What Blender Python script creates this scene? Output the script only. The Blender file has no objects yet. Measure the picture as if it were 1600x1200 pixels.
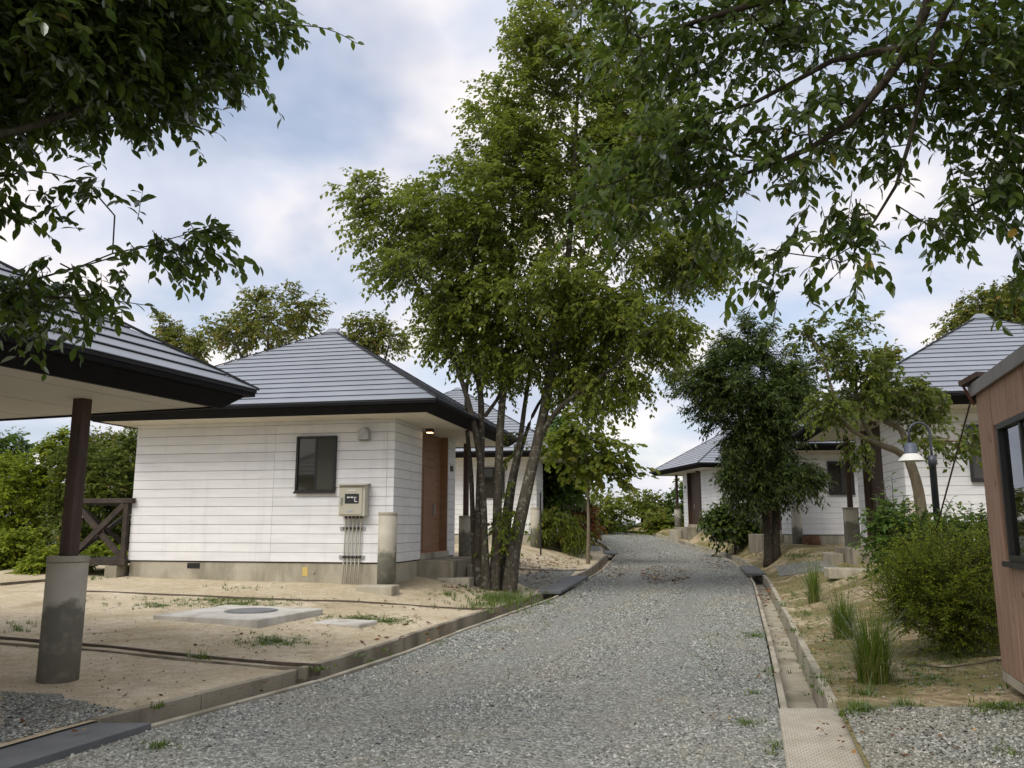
import bpy, bmesh, math, random
import numpy as np
from mathutils import Vector, Matrix

SC = bpy.context.scene
R = math.radians
rng = np.random.default_rng(11)
random.seed(11)

# ------------------------------------------------------------------ camera, sky, sun, exposure
CAM_H = 1.62
PITCH = math.atan(220 / 1280)
cam_d = bpy.data.cameras.new('camera')
cam = bpy.data.objects.new('camera', cam_d)
SC.collection.objects.link(cam)
cam.location = (0, 0, CAM_H)
cam.rotation_euler = (R(90) + PITCH, 0, 0)
cam_d.sensor_width = 36.0
cam_d.lens = 36.0 * 1280 / 1600
cam_d.clip_start = 0.05
cam_d.clip_end = 20000
SC.camera = cam

SUN_EL, SUN_AZ = R(48), R(215)      # azimuth clockwise from +Y: behind the camera, to the left
world = bpy.data.worlds.new('World')
SC.world = world
world.use_nodes = True
wn, wl = world.node_tree.nodes, world.node_tree.links
wn.clear()


def wnode(t, **k):
    n = wn.new(t)
    for a, b in k.items():
        setattr(n, a, b)
    return n


sky = wnode('ShaderNodeTexSky', sky_type='NISHITA', sun_disc=False)
sky.sun_elevation = SUN_EL
sky.sun_rotation = SUN_AZ
sky.air_density = 1.0
sky.dust_density = 2.5
bg_sky = wnode('ShaderNodeBackground')
bg_sky.inputs['Strength'].default_value = 0.105
wl.new(sky.outputs[0], bg_sky.inputs['Color'])
tc = wnode('ShaderNodeTexCoord')
sep = wnode('ShaderNodeSeparateXYZ')
wl.new(tc.outputs['Generated'], sep.inputs[0])
zz = wnode('ShaderNodeMath', operation='MAXIMUM')
wl.new(sep.outputs['Z'], zz.inputs[0])
zz.inputs[1].default_value = 0.0
za = wnode('ShaderNodeMath', operation='ADD')
wl.new(zz.outputs[0], za.inputs[0])
za.inputs[1].default_value = 0.32
dx = wnode('ShaderNodeMath', operation='DIVIDE')
dy = wnode('ShaderNodeMath', operation='DIVIDE')
wl.new(sep.outputs['X'], dx.inputs[0]); wl.new(za.outputs[0], dx.inputs[1])
wl.new(sep.outputs['Y'], dy.inputs[0]); wl.new(za.outputs[0], dy.inputs[1])
cmb = wnode('ShaderNodeCombineXYZ')
wl.new(dx.outputs[0], cmb.inputs[0]); wl.new(dy.outputs[0], cmb.inputs[1])
cmb.inputs[2].default_value = 3.7


def wnoise(scale, detail, rough, dist, off):
    mp = wnode('ShaderNodeMapping')
    mp.inputs['Location'].default_value = off
    wl.new(cmb.outputs[0], mp.inputs['Vector'])
    n = wnode('ShaderNodeTexNoise')
    n.inputs['Scale'].default_value = scale
    n.inputs['Detail'].default_value = detail
    n.inputs['Roughness'].default_value = rough
    n.inputs['Distortion'].default_value = dist
    wl.new(mp.outputs[0], n.inputs['Vector'])
    return n


def wramp(src, stops):
    r = wnode('ShaderNodeValToRGB')
    el = r.color_ramp.elements
    while len(el) < len(stops):
        el.new(0.5)
    for e, (p, c) in zip(el, stops):
        e.position = p
        e.color = (*c, 1)
    wl.new(src, r.inputs[0])
    return r


n1 = wnoise(2.6, 4.0, 0.5, 0.25, (0.3, 1.4, 0))
n2 = wnoise(2.1, 5.0, 0.48, 0.3, (3.1, 0.2, 1.0))
cloud_mask = wramp(n1.outputs[0], [(0.34, (0.45,) * 3), (0.52, (0.98,) * 3)])
cloud_col = wramp(n2.outputs[0], [(0.33, (0.34, 0.375, 0.46)), (0.44, (0.43, 0.455, 0.525)), (0.53, (0.545, 0.53, 0.555)), (0.63, (0.70, 0.645, 0.60))])
bg_cl = wnode('ShaderNodeBackground')
bg_cl.inputs['Strength'].default_value = 0.97
wl.new(cloud_col.outputs[0], bg_cl.inputs['Color'])
wmix = wnode('ShaderNodeMixShader')
wl.new(cloud_mask.outputs[0], wmix.inputs[0])
wl.new(bg_sky.outputs[0], wmix.inputs[1])
wl.new(bg_cl.outputs[0], wmix.inputs[2])
wout = wnode('ShaderNodeOutputWorld')
wl.new(wmix.outputs[0], wout.inputs['Surface'])

sun_d = bpy.data.lights.new('sun', 'SUN')
sun_d.energy = 1.5
sun_d.angle = R(32)
sun_d.color = (1.0, 0.955, 0.87)
sun = bpy.data.objects.new('sun', sun_d)
SC.collection.objects.link(sun)
sv = Vector((math.sin(SUN_AZ) * math.cos(SUN_EL), math.cos(SUN_AZ) * math.cos(SUN_EL), math.sin(SUN_EL)))
sun.rotation_euler = sv.to_track_quat('Z', 'Y').to_euler()
sun.location = sv * 40

SC.view_settings.view_transform = 'Standard'
SC.view_settings.look = 'None'
SC.view_settings.exposure = 0.85
SC.view_settings.gamma = 1.0
SC.view_settings.use_curve_mapping = False
SC.cycles.max_bounces = 6
SC.cycles.diffuse_bounces = 3
SC.cycles.glossy_bounces = 2
SC.cycles.transmission_bounces = 4
SC.cycles.transparent_max_bounces = 4
SC.cycles.use_denoising = True

# ------------------------------------------------------------------ helpers
cP, sP = math.cos(PITCH), math.sin(PITCH)


def P(u, v, d):
    """world point at forward distance d metres, in the direction of photo pixel (u, v)"""
    a, b = (u - 800) / 1280, (600 - v) / 1280
    ry, rz = cP - b * sP, sP + b * cP
    return np.array([a * d / ry, d, CAM_H + rz * d / ry])


def link(o, parent=None):
    SC.collection.objects.link(o)
    if parent is not None:
        o.parent = parent
    return o


def tag(o, label=None, cat=None, group=None, kind=None):
    if label: o['label'] = label
    if cat: o['category'] = cat
    if group: o['group'] = group
    if kind: o['kind'] = kind
    return o


def empty(name, loc=(0, 0, 0), rz=0.0):
    o = bpy.data.objects.new(name, None)
    o.empty_display_size = 0.2
    o.location = loc
    o.rotation_euler = (0, 0, rz)
    return link(o)


class MB:
    """collects shapes, builds one mesh object"""

    def __init__(s):
        s.v, s.f = [], []

    def poly(s, pts, faces):
        n = len(s.v)
        s.v += [tuple(p) for p in pts]
        s.f += [tuple(i + n for i in f) for f in faces]
        return s

    def box(s, x0, x1, y0, y1, z0, z1):
        if x0 > x1: x0, x1 = x1, x0
        if y0 > y1: y0, y1 = y1, y0
        if z0 > z1: z0, z1 = z1, z0
        return s.poly([(x0, y0, z0), (x1, y0, z0), (x1, y1, z0), (x0, y1, z0), (x0, y0, z1), (x1, y0, z1), (x1, y1, z1), (x0, y1, z1)],
                      [(0, 3, 2, 1), (4, 5, 6, 7), (0, 1, 5, 4), (1, 2, 6, 5), (2, 3, 7, 6), (3, 0, 4, 7)])

    def hexa(s, lo, hi):
        """solid between two quads given as 4 points each, same order"""
        return s.poly(list(lo) + list(hi), [(0, 3, 2, 1), (4, 5, 6, 7), (0, 1, 5, 4), (1, 2, 6, 5), (2, 3, 7, 6), (3, 0, 4, 7)])

    def bar(s, a, b, w, h=None):
        """square bar from a to b"""
        a, b = Vector(a), Vector(b)
        d = (b - a).normalized()
        up = Vector((0, 0, 1)) if abs(d.z) < 0.9 else Vector((0, 1, 0))
        x = d.cross(up).normalized() * w / 2
        y = x.cross(d).normalized() * (h or w) / 2
        return s.hexa([a - x - y, a + x - y, a + x + y, a - x + y], [b - x - y, b + x - y, b + x + y, b - x + y])

    def lathe(s, prof, n=24, cx=0, cy=0, cz=0):
        """prof: list of (r, z); closed ends"""
        base = len(s.v)
        for r, z in prof:
            for k in range(n):
                a = 2 * math.pi * k / n
                s.v.append((cx + r * math.cos(a), cy + r * math.sin(a), cz + z))
        for i in range(len(prof) - 1):
            for k in range(n):
                a, b = base + i * n + k, base + i * n + (k + 1) % n
                s.f.append((a, b, b + n, a + n))
        s.f.append(tuple(base + k for k in reversed(range(n))))
        s.f.append(tuple(base + (len(prof) - 1) * n + k for k in range(n)))
        return s

    def tube(s, pts, radii, n=8, cap=True):
        pts = [Vector(p) for p in pts]
        if not hasattr(radii, '__len__'):
            radii = [radii] * len(pts)
        base = len(s.v)
        ref = Vector((0.31, 0.17, 0.94))
        for i, p in enumerate(pts):
            d = (pts[min(i + 1, len(pts) - 1)] - pts[max(i - 1, 0)])
            d = d.normalized() if d.length > 1e-9 else Vector((0, 0, 1))
            x = d.cross(ref)
            if x.length < 0.1:
                x = d.cross(Vector((1, 0, 0)))
            x.normalize()
            y = d.cross(x)
            for k in range(n):
                a = 2 * math.pi * k / n
                q = p + (x * math.cos(a) + y * math.sin(a)) * radii[i]
                s.v.append((q.x, q.y, q.z))
        for i in range(len(pts) - 1):
            for k in range(n):
                a, b = base + i * n + k, base + i * n + (k + 1) % n
                s.f.append((a, b, b + n, a + n))
        if cap:
            s.f.append(tuple(base + k for k in reversed(range(n))))
            s.f.append(tuple(base + (len(pts) - 1) * n + k for k in range(n)))
        return s

    def mesh(s, name, mat, smooth=False, bevel=0.0):
        me = bpy.data.meshes.new(name)
        me.from_pydata(s.v, [], s.f)
        if bevel:
            bm = bmesh.new(); bm.from_mesh(me)
            bmesh.ops.bevel(bm, geom=[e for e in bm.edges if len(e.link_faces) == 2 and e.calc_face_angle(0) > 0.6], offset=bevel, segments=1, affect='EDGES')
            bm.to_mesh(me); bm.free()
        me.materials.append(mat)
        if smooth:
            me.polygons.foreach_set('use_smooth', [True] * len(me.polygons))
        me.update()
        return me

    def build(s, name, mat, parent=None, smooth=False, bevel=0.0):
        return link(bpy.data.objects.new(name, s.mesh(name, mat, smooth, bevel)), parent)


def np_mesh(name, verts, faces, mat, attr=None, smooth=False):
    """verts (n,3), faces (m,k) numpy -> mesh, k = 3 or 4"""
    me = bpy.data.meshes.new(name)
    k = faces.shape[1]
    me.vertices.add(len(verts))
    me.vertices.foreach_set('co', np.ascontiguousarray(verts, dtype=np.float32).ravel())
    me.loops.add(faces.size)
    me.loops.foreach_set('vertex_index', np.ascontiguousarray(faces, dtype=np.int32).ravel())
    me.polygons.add(len(faces))
    me.polygons.foreach_set('loop_start', np.arange(0, faces.size, k, dtype=np.int32))
    if smooth:
        me.polygons.foreach_set('use_smooth', np.ones(len(faces), dtype=bool))
    me.update(calc_edges=True)
    if attr is not None:
        a = me.attributes.new('rnd', 'FLOAT', 'POINT')
        a.data.foreach_set('value', np.ascontiguousarray(attr, dtype=np.float32))
    me.materials.append(mat)
    me.validate()
    return me


# ------------------------------------------------------------------ materials
class NT:
    def __init__(s, name):
        s.m = bpy.data.materials.new(name)
        s.m.use_nodes = True
        s.n, s.l = s.m.node_tree.nodes, s.m.node_tree.links
        s.n.clear()
        s.out = s.n.new('ShaderNodeOutputMaterial')

    def node(s, t, ins=None, **k):
        n = s.n.new(t)
        for a, b in k.items():
            setattr(n, a, b)
        for a, b in (ins or {}).items():
            if hasattr(b, 'is_output') or isinstance(b, bpy.types.NodeSocket):
                s.l.new(b, n.inputs[a])
            else:
                n.inputs[a].default_value = b
        return n

    def noise(s, scale, detail=4, rough=0.55, vec=None, dist=0.0):
        n = s.node('ShaderNodeTexNoise', {'Scale': scale, 'Detail': detail, 'Roughness': rough, 'Distortion': dist})
        s.l.new(vec if vec is not None else s.pos(), n.inputs['Vector'])
        return n.outputs[0]

    def pos(s):
        if not hasattr(s, '_p'):
            s._p = s.node('ShaderNodeNewGeometry').outputs['Position']
        return s._p

    def objco(s):
        if not hasattr(s, '_o'):
            s._o = s.node('ShaderNodeTexCoord').outputs['Object']
        return s._o

    def map(s, vec, scale=(1, 1, 1), loc=(0, 0, 0), rot=(0, 0, 0)):
        return s.node('ShaderNodeMapping', {'Vector': vec, 'Scale': scale, 'Location': loc, 'Rotation': rot}).outputs[0]

    def ramp(s, src, stops, interp='LINEAR'):
        r = s.node('ShaderNodeValToRGB')
        r.color_ramp.interpolation = interp
        el = r.color_ramp.elements
        while len(el) < len(stops):
            el.new(0.5)
        for e, (p, c) in zip(el, stops):
            e.position = p
            e.color = (*(c if hasattr(c, '__len__') else (c, c, c)), 1)
        s.l.new(src, r.inputs[0])
        return r.outputs[0]

    def mix(s, fac, a, b, mode='MIX'):
        n = s.node('ShaderNodeMix', data_type='RGBA', blend_type=mode)
        for i, v in ((0, fac), (6, a), (7, b)):
            if isinstance(v, bpy.types.NodeSocket):
                s.l.new(v, n.inputs[i])
            else:
                n.inputs[i].default_value = v if i == 0 else (*v, 1)
        return n.outputs[2]

    def bump(s, h, strength=0.3, dist=0.02):
        return s.node('ShaderNodeBump', {'Height': h, 'Strength': strength, 'Distance': dist}).outputs[0]

    def done(s, col, rough=0.7, bump=None, metal=0.0, spec=0.5, **k):
        b = s.node('ShaderNodeBsdfPrincipled')
        for nm, v in (('Base Color', col), ('Roughness', rough), ('Metallic', metal), ('Specular IOR Level', spec)):
            if isinstance(v, bpy.types.NodeSocket):
                s.l.new(v, b.inputs[nm])
            else:
                b.inputs[nm].default_value = (*v, 1) if hasattr(v, '__len__') else v
        for a, v in k.items():
            b.inputs[a].default_value = v
        if bump is not None:
            s.l.new(bump, b.inputs['Normal'])
        s.l.new(b.outputs[0], s.out.inputs['Surface'])
        return s.m


M = {}


def m_siding(name, c0, c1):
    t = NT(name)
    oi = t.node('ShaderNodeObjectInfo').outputs['Random']
    g = t.noise(1.0, 6, 0.65, t.map(t.pos(), (1.2, 1.2, 9)))
    st = t.noise(1.0, 4, 0.6, t.map(t.pos(), (5, 5, 0.5)))
    c = t.mix(t.ramp(g, [(0.3, 0.0), (0.75, 1.0)]), c0, c1)
    c = t.mix(t.ramp(st, [(0.52, 0.0), (0.8, 0.35)]), c, tuple(x * 0.72 for x in c0))
    v = t.node('ShaderNodeMapRange', {'Value': oi, 'To Min': 0.94, 'To Max': 1.03}).outputs[0]
    c = t.mix(1.0, c, t.node('ShaderNodeCombineColor', {0: v, 1: v, 2: v}).outputs[0], 'MULTIPLY')
    bh = t.noise(1.0, 5, 0.7, t.map(t.pos(), (14, 14, 60)))
    return t.done(c, 0.55, t.bump(bh, 0.22, 0.006), spec=0.35)


M['siding'] = m_siding('white_siding', (0.66, 0.665, 0.67), (0.79, 0.79, 0.79))
M['siding_brown'] = m_siding('brown_siding', (0.235, 0.125, 0.066), (0.31, 0.18, 0.102))


def m_simple(name, c0, c1, scale=3.0, rough=0.7, bs=0.2, bscale=40, bd=0.006, metal=0.0, spec=0.4, coords='pos', stretch=(1, 1, 1)):
    t = NT(name)
    vec = t.map(t.pos() if coords == 'pos' else t.objco(), stretch)
    c = t.mix(t.ramp(t.noise(scale, 6, 0.62, vec), [(0.3, 0.0), (0.7, 1.0)]), c0, c1)
    return t.done(c, rough, t.bump(t.noise(bscale, 4, 0.6, vec), bs, bd), metal, spec)


def m_concrete(name, c0, c1, stain, lo=0.0):
    t = NT(name)
    c = t.mix(t.ramp(t.noise(2.2, 6, 0.65), [(0.3, 0.0), (0.7, 1.0)]), c0, c1)
    s = t.noise(1.0, 5, 0.6, t.map(t.pos(), (1.6, 1.6, 0.55)), 0.4)
    c = t.mix(t.ramp(s, [(0.46, 0.0), (0.62, 0.75)]), c, stain)
    pit = t.ramp(t.noise(55, 3, 0.6), [(0.25, 0.55), (0.42, 1.0)])
    c = t.mix(1.0, c, pit, 'MULTIPLY')
    return t.done(c, 0.88, t.bump(t.noise(30, 5, 0.7), 0.3, 0.008), spec=0.25)


M['concrete'] = m_concrete('concrete', (0.35, 0.318, 0.245), (0.44, 0.405, 0.325), (0.20, 0.18, 0.13))
M['concrete_dark'] = m_concrete('old_concrete', (0.25, 0.222, 0.168), (0.34, 0.305, 0.235), (0.125, 0.112, 0.08))
M['concrete_pale'] = m_concrete('pale_concrete', (0.48, 0.46, 0.42), (0.58, 0.56, 0.52), (0.36, 0.34, 0.29))
# pillar: cast pipe, rain-stained band with a ragged top edge on its lower half
t = NT('pillar_concrete')
base = t.mix(t.ramp(t.noise(3, 6, 0.65), [(0.3, 0.0), (0.7, 1.0)]), (0.36, 0.335, 0.27), (0.47, 0.44, 0.365))
sx = t.node('ShaderNodeSeparateXYZ', {0: t.objco()}).outputs['Z']
hz = t.node('ShaderNodeMath', {0: 0.5, 1: t.node('ShaderNodeMath', {0: sx, 1: t.node('ShaderNodeMath', {0: t.noise(3.5, 5, 0.6), 1: 0.75}, operation='MULTIPLY').outputs[0]}, operation='ADD').outputs[0]}, operation='MULTIPLY').outputs[0]
base = t.mix(t.ramp(hz, [(0.70, 1.0), (0.76, 0.0)]), base, (0.15, 0.145, 0.115))
base = t.mix(t.ramp(t.noise(8, 4, 0.6), [(0.5, 0.0), (0.75, 0.35)]), base, (0.42, 0.40, 0.34))
M['pillar'] = t.done(base, 0.9, t.bump(t.noise(26, 5, 0.7), 0.35, 0.008), spec=0.2)
M['roof'] = m_simple('grey_metal_roofing', (0.20, 0.222, 0.262), (0.25, 0.272, 0.312), 0.9, 0.42, 0.05, 9, 0.01, 0.0, 0.55)
M['underlay_lap_shade'] = m_simple('roof_felt_lap_shade', (0.02, 0.02, 0.023), (0.03, 0.03, 0.033), 5, 0.9)
M['fascia'] = m_simple('black_brown_fascia', (0.006, 0.0063, 0.007), (0.010, 0.0103, 0.011), 4, 0.75, 0.08, 30, 0.004, 0.0, 0.12)
M['soffit'] = m_simple('cream_soffit', (0.58, 0.55, 0.46), (0.64, 0.61, 0.52), 1.2, 0.75, 0.06, 60, 0.003)
M['wood_dark'] = m_simple('dark_stained_timber', (0.035, 0.02, 0.014), (0.085, 0.052, 0.036), 2.5, 0.62, 0.35, 14, 0.008, stretch=(7, 7, 0.8))
M['wood_rail'] = m_simple('weathered_brown_timber', (0.02, 0.014, 0.010), (0.055, 0.04, 0.03), 5, 0.75, 0.35, 22, 0.006)
M['frame'] = m_simple('black_aluminium', (0.012, 0.012, 0.013), (0.02, 0.019, 0.018), 6, 0.42, 0.02)
M['void'] = m_simple('black_grille', (0.008, 0.008, 0.008), (0.012, 0.012, 0.012), 6, 0.7)
M['joint'] = m_simple('grey_sealant', (0.30, 0.30, 0.29), (0.36, 0.36, 0.35), 6, 0.8)
t = NT('dim_window_glass')
M['glass'] = t.done(t.mix(t.noise(1.4, 2), (0.022, 0.022, 0.017), (0.04, 0.038, 0.028)), 0.05, None, spec=0.5)
t = NT('insect_screen')
M['screen'] = t.done(t.mix(t.noise(2.0, 2), (0.035, 0.036, 0.027), (0.05, 0.05, 0.038)), 0.55, None, spec=0.3)
M['tile'] = m_simple('terracotta_tile', (0.33, 0.13, 0.075), (0.42, 0.19, 0.11), 5, 0.6)
M['box_beige'] = m_simple('beige_enamel', (0.38, 0.365, 0.29), (0.43, 0.41, 0.33), 2.5, 0.38, 0.03)
M['steel'] = m_simple('galvanised_steel', (0.38, 0.385, 0.39), (0.52, 0.525, 0.53), 7, 0.38, 0.05, 50, 0.003, 0.7)
M['pvc'] = m_simple('beige_conduit', (0.42, 0.40, 0.33), (0.50, 0.48, 0.40), 3, 0.5)
M['black'] = m_simple('black_paint', (0.012, 0.012, 0.014), (0.022, 0.022, 0.026), 5, 0.45)
M['white_print'] = m_simple('white_print', (0.6, 0.6, 0.6), (0.7, 0.7, 0.7), 5, 0.6)
M['blue_print'] = m_simple('blue_grey_print', (0.22, 0.27, 0.38), (0.28, 0.33, 0.44), 5, 0.6)
M['yellow'] = m_simple('faded_yellow_sticker', (0.50, 0.36, 0.10), (0.60, 0.46, 0.16), 12, 0.6)
M['lampblue'] = m_simple('blue_grey_lamp_cap', (0.055, 0.07, 0.105), (0.10, 0.115, 0.15), 14, 0.5)
M['lampshade'] = m_simple('off_white_enamel', (0.55, 0.55, 0.50), (0.66, 0.66, 0.62), 5, 0.35, 0.03)
M['lamppole'] = m_simple('slate_pole_paint', (0.035, 0.042, 0.055), (0.055, 0.063, 0.08), 6, 0.4, 0.03)
M['curtain'] = m_simple('white_curtain', (0.55, 0.57, 0.57), (0.65, 0.66, 0.66), 4, 0.8, 0.2, 12, 0.01, stretch=(6, 6, 0.3))
t = NT('warm_lamp')
em = t.node('ShaderNodeEmission', {'Color': (1.0, 0.62, 0.30, 1), 'Strength': 5.0})
t.l.new(em.outputs[0], t.out.inputs['Surface'])
M['warm'] = t.m
# red-brown stained boards of the shed
t = NT('red_brown_boards')
oi = t.node('ShaderNodeObjectInfo').outputs['Random']
ofs = t.node('ShaderNodeCombineXYZ', {0: oi, 1: oi, 2: 0.0}).outputs[0]
vec = t.node('ShaderNodeVectorMath', {0: t.pos(), 1: t.node('ShaderNodeVectorMath', {0: ofs, 1: (17, 31, 0)}, operation='MULTIPLY').outputs[0]}, operation='ADD').outputs[0]
g = t.noise(1.0, 7, 0.68, t.map(vec, (22, 22, 1.6)), 0.6)
c = t.mix(t.ramp(g, [(0.32, 0.0), (0.68, 1.0)]), (0.25, 0.15, 0.10), (0.40, 0.268, 0.195))
kn = t.ramp(t.noise(2.2, 3, 0.5, t.map(vec, (4, 4, 2.2)), 0.3), [(0.66, 0.0), (0.73, 0.8)])
c = t.mix(kn, c, (0.11, 0.055, 0.04))
M['boards'] = t.done(c, 0.72, t.bump(g, 0.35, 0.006), spec=0.25)

# ground
t = NT('sand_ground')
sand = t.mix(t.ramp(t.noise(0.9, 6, 0.6), [(0.35, 0.0), (0.65, 1.0)]), (0.53, 0.45, 0.305), (0.68, 0.60, 0.455))
sand = t.mix(t.ramp(t.noise(7, 6, 0.72), [(0.38, 0.5), (0.6, 0.0)]), sand, (0.38, 0.29, 0.185))
sand = t.mix(t.ramp(t.noise(0.55, 5, 0.62, None, 0.5), [(0.54, 0.0), (0.68, 0.6)]), sand, (0.27, 0.215, 0.115))
grit = t.ramp(t.node('ShaderNodeTexVoronoi', {'Scale': 70.0, 'Vector': t.pos()}).outputs['Color'], [(0.0, 0.72), (1.0, 1.12)])
sand = t.mix(0.6, sand, t.mix(1.0, sand, grit, 'MULTIPLY'))
M['sand'] = t.done(sand, 0.95, t.bump(t.mix(0.5, t.noise(9, 6, 0.7), t.noise(60, 4, 0.7)), 0.8, 0.045), spec=0.12)
t = NT('mossy_earth')
e = t.mix(t.ramp(t.noise(1.1, 6, 0.62), [(0.4, 0.0), (0.62, 1.0)]), (0.37, 0.295, 0.175), (0.53, 0.445, 0.30))
e = t.mix(t.ramp(t.noise(0.75, 6, 0.68, None, 0.4), [(0.43, 0.0), (0.55, 0.85)]), e, (0.15, 0.145, 0.045))
e = t.mix(t.ramp(t.noise(9, 6, 0.7), [(0.40, 0.75), (0.56, 0.0)]), e, (0.15, 0.105, 0.06))
M['earth'] = t.done(e, 0.95, t.bump(t.mix(0.5, t.noise(7, 6, 0.7), t.noise(55, 4, 0.7)), 0.6, 0.035), spec=0.12)
t = NT('gravel_bed')
vo = t.node('ShaderNodeTexVoronoi', {'Scale': 34.0, 'Vector': t.pos(), 'Randomness': 1.0})
g = t.ramp(vo.outputs['Color'], [(0.0, (0.10, 0.108, 0.10)), (0.5, (0.23, 0.24, 0.222)), (1.0, (0.44, 0.445, 0.41))])
g = t.mix(t.ramp(t.noise(0.8, 5, 0.6), [(0.42, 0.0), (0.7, 0.5)]), g, (0.26, 0.235, 0.185))
inv = t.node('ShaderNodeMath', {0: 1.0, 1: vo.outputs['Distance']}, operation='SUBTRACT').outputs[0]
M['gravel'] = t.done(g, 0.92, t.bump(inv, 0.9, 0.025), spec=0.15)
t = NT('gravel_stone')
at = t.node('ShaderNodeAttribute', attribute_name='rnd').outputs['Fac']
g = t.ramp(at, [(0.0, (0.075, 0.082, 0.076)), (0.3, (0.165, 0.177, 0.164)), (0.68, (0.29, 0.305, 0.282)), (0.9, (0.43, 0.435, 0.40)), (1.0, (0.62, 0.60, 0.54))])
g = t.mix(t.ramp(t.noise(45, 3), [(0.3, 0.0), (0.7, 0.3)]), g, (0.17, 0.165, 0.15))
g = t.mix(t.ramp(t.noise(0.7, 5, 0.6), [(0.42, 0.0), (0.64, 0.55)]), g, (0.25, 0.225, 0.165))
M['stone'] = t.done(g, 0.85, None, spec=0.2)
t = NT('checker_plate')
px = t.map(t.pos(), (1, 1, 1), (0, 0, 0), (0, 0, R(16)))
br = t.node('ShaderNodeTexBrick', {'Vector': px, 'Scale': 22.0, 'Mortar Size': 0.06, 'Brick Width': 0.9, 'Row Height': 0.9})
pc = t.mix(t.ramp(t.noise(4, 6, 0.7), [(0.35, 0.0), (0.65, 1.0)]), (0.36, 0.325, 0.255), (0.48, 0.445, 0.37))
pc = t.mix(t.ramp(br.outputs['Fac'], [(0.2, 0.0), (0.8, 0.85)]), pc, (0.17, 0.15, 0.115))
M['plate'] = t.done(pc, 0.7, t.bump(br.outputs['Fac'], -0.7, 0.012), spec=0.3)
M['slab_dark'] = m_simple('dark_slab', (0.10, 0.105, 0.11), (0.145, 0.15, 0.155), 3, 0.8, 0.3, 45, 0.006)
t = NT('hill_green')
M['hill'] = t.done(t.mix(t.noise(0.05, 5), (0.045, 0.07, 0.03), (0.09, 0.11, 0.05)), 0.95)


def m_bark(name, c0, c1, lichen, amt):
    t = NT(name)
    g = t.noise(1.0, 6, 0.7, t.map(t.pos(), (16, 16, 5)))
    c = t.mix(t.ramp(g, [(0.3, 0.0), (0.7, 1.0)]), c0, c1)
    c = t.mix(t.ramp(t.noise(11, 4, 0.6), [(0.56, 0.0), (0.64, amt)]), c, lichen)
    return t.done(c, 0.9, t.bump(g, 0.6, 0.02), spec=0.15)


M['bark'] = m_bark('lichen_bark', (0.042, 0.036, 0.027), (0.11, 0.093, 0.07), (0.24, 0.25, 0.19), 0.8)
M['bark_dark'] = m_bark('dark_bark', (0.028, 0.024, 0.018), (0.07, 0.058, 0.043), (0.12, 0.125, 0.08), 0.4)
M['bark_pale'] = m_bark('pale_smooth_bark', (0.13, 0.105, 0.07), (0.22, 0.185, 0.13), (0.27, 0.26, 0.20), 0.5)


def m_leaf(name, stops, transl=0.35, gloss=0.12, rough=0.42, single=False):
    t = NT(name)
    if single:
        a = t.node('ShaderNodeObjectInfo').outputs['Random']
    else:
        a = t.node('ShaderNodeAttribute', attribute_name='rnd').outputs['Fac']
    c = t.ramp(a, stops)
    d = t.node('ShaderNodeBsdfDiffuse', {'Color': c})
    tr = t.node('ShaderNodeBsdfTranslucent', {'Color': t.mix(0.5, c, (0.16, 0.24, 0.03), 'SCREEN')})
    mx = t.node('ShaderNodeMixShader', {0: transl})
    t.l.new(d.outputs[0], mx.inputs[1]); t.l.new(tr.outputs[0], mx.inputs[2])
    gl = t.node('ShaderNodeBsdfGlossy', {'Color': (0.9, 0.95, 1.0, 1), 'Roughness': rough})
    fr = t.node('ShaderNodeFresnel', {'IOR': 1.4})
    f2 = t.node('ShaderNodeMath', {0: fr.outputs[0], 1: gloss / 0.04 * 0.14}, operation='MULTIPLY', use_clamp=True)
    m2 = t.node('ShaderNodeMixShader')
    t.l.new(f2.outputs[0], m2.inputs[0]); t.l.new(mx.outputs[0], m2.inputs[1]); t.l.new(gl.outputs[0], m2.inputs[2])
    t.l.new(m2.outputs[0], t.out.inputs['Surface'])
    return t.m


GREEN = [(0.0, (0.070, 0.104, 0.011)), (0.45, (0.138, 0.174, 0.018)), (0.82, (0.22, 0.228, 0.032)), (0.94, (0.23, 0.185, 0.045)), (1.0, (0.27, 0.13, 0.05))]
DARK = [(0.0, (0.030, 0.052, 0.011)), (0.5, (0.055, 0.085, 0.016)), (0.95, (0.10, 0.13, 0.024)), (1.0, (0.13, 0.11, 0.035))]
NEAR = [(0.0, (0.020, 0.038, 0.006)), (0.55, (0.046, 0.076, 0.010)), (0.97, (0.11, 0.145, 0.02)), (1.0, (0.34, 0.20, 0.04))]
AUTUMN = [(0.0, (0.085, 0.108, 0.016)), (0.6, (0.165, 0.180, 0.03)), (0.86, (0.24, 0.19, 0.05)), (1.0, (0.32, 0.13, 0.06))]
RED = [(0.0, (0.09, 0.075, 0.025)), (0.5, (0.19, 0.075, 0.03)), (1.0, (0.28, 0.07, 0.035))]
BRIGHT = [(0.0, (0.085, 0.13, 0.010)), (0.6, (0.18, 0.225, 0.016)), (1.0, (0.30, 0.30, 0.035))]
FRESH = [(0.0, (0.04, 0.085, 0.016)), (0.6, (0.075, 0.135, 0.025)), (1.0, (0.13, 0.175, 0.035))]
M['leaf'] = m_leaf('leaf_green', GREEN, 0.55, 0.06)
M['leaf_mid'] = m_leaf('leaf_mid_green', [(0.0, (0.045, 0.07, 0.010)), (0.5, (0.088, 0.118, 0.015)), (0.92, (0.15, 0.165, 0.028)), (1.0, (0.24, 0.13, 0.05))], 0.4, 0.06)
M['leaf_dark'] = m_leaf('leaf_dark_green', DARK, 0.22, 0.10, 0.35)
M['leaf_near'] = m_leaf('leaf_near', NEAR, 0.48, 0.06)
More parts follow.
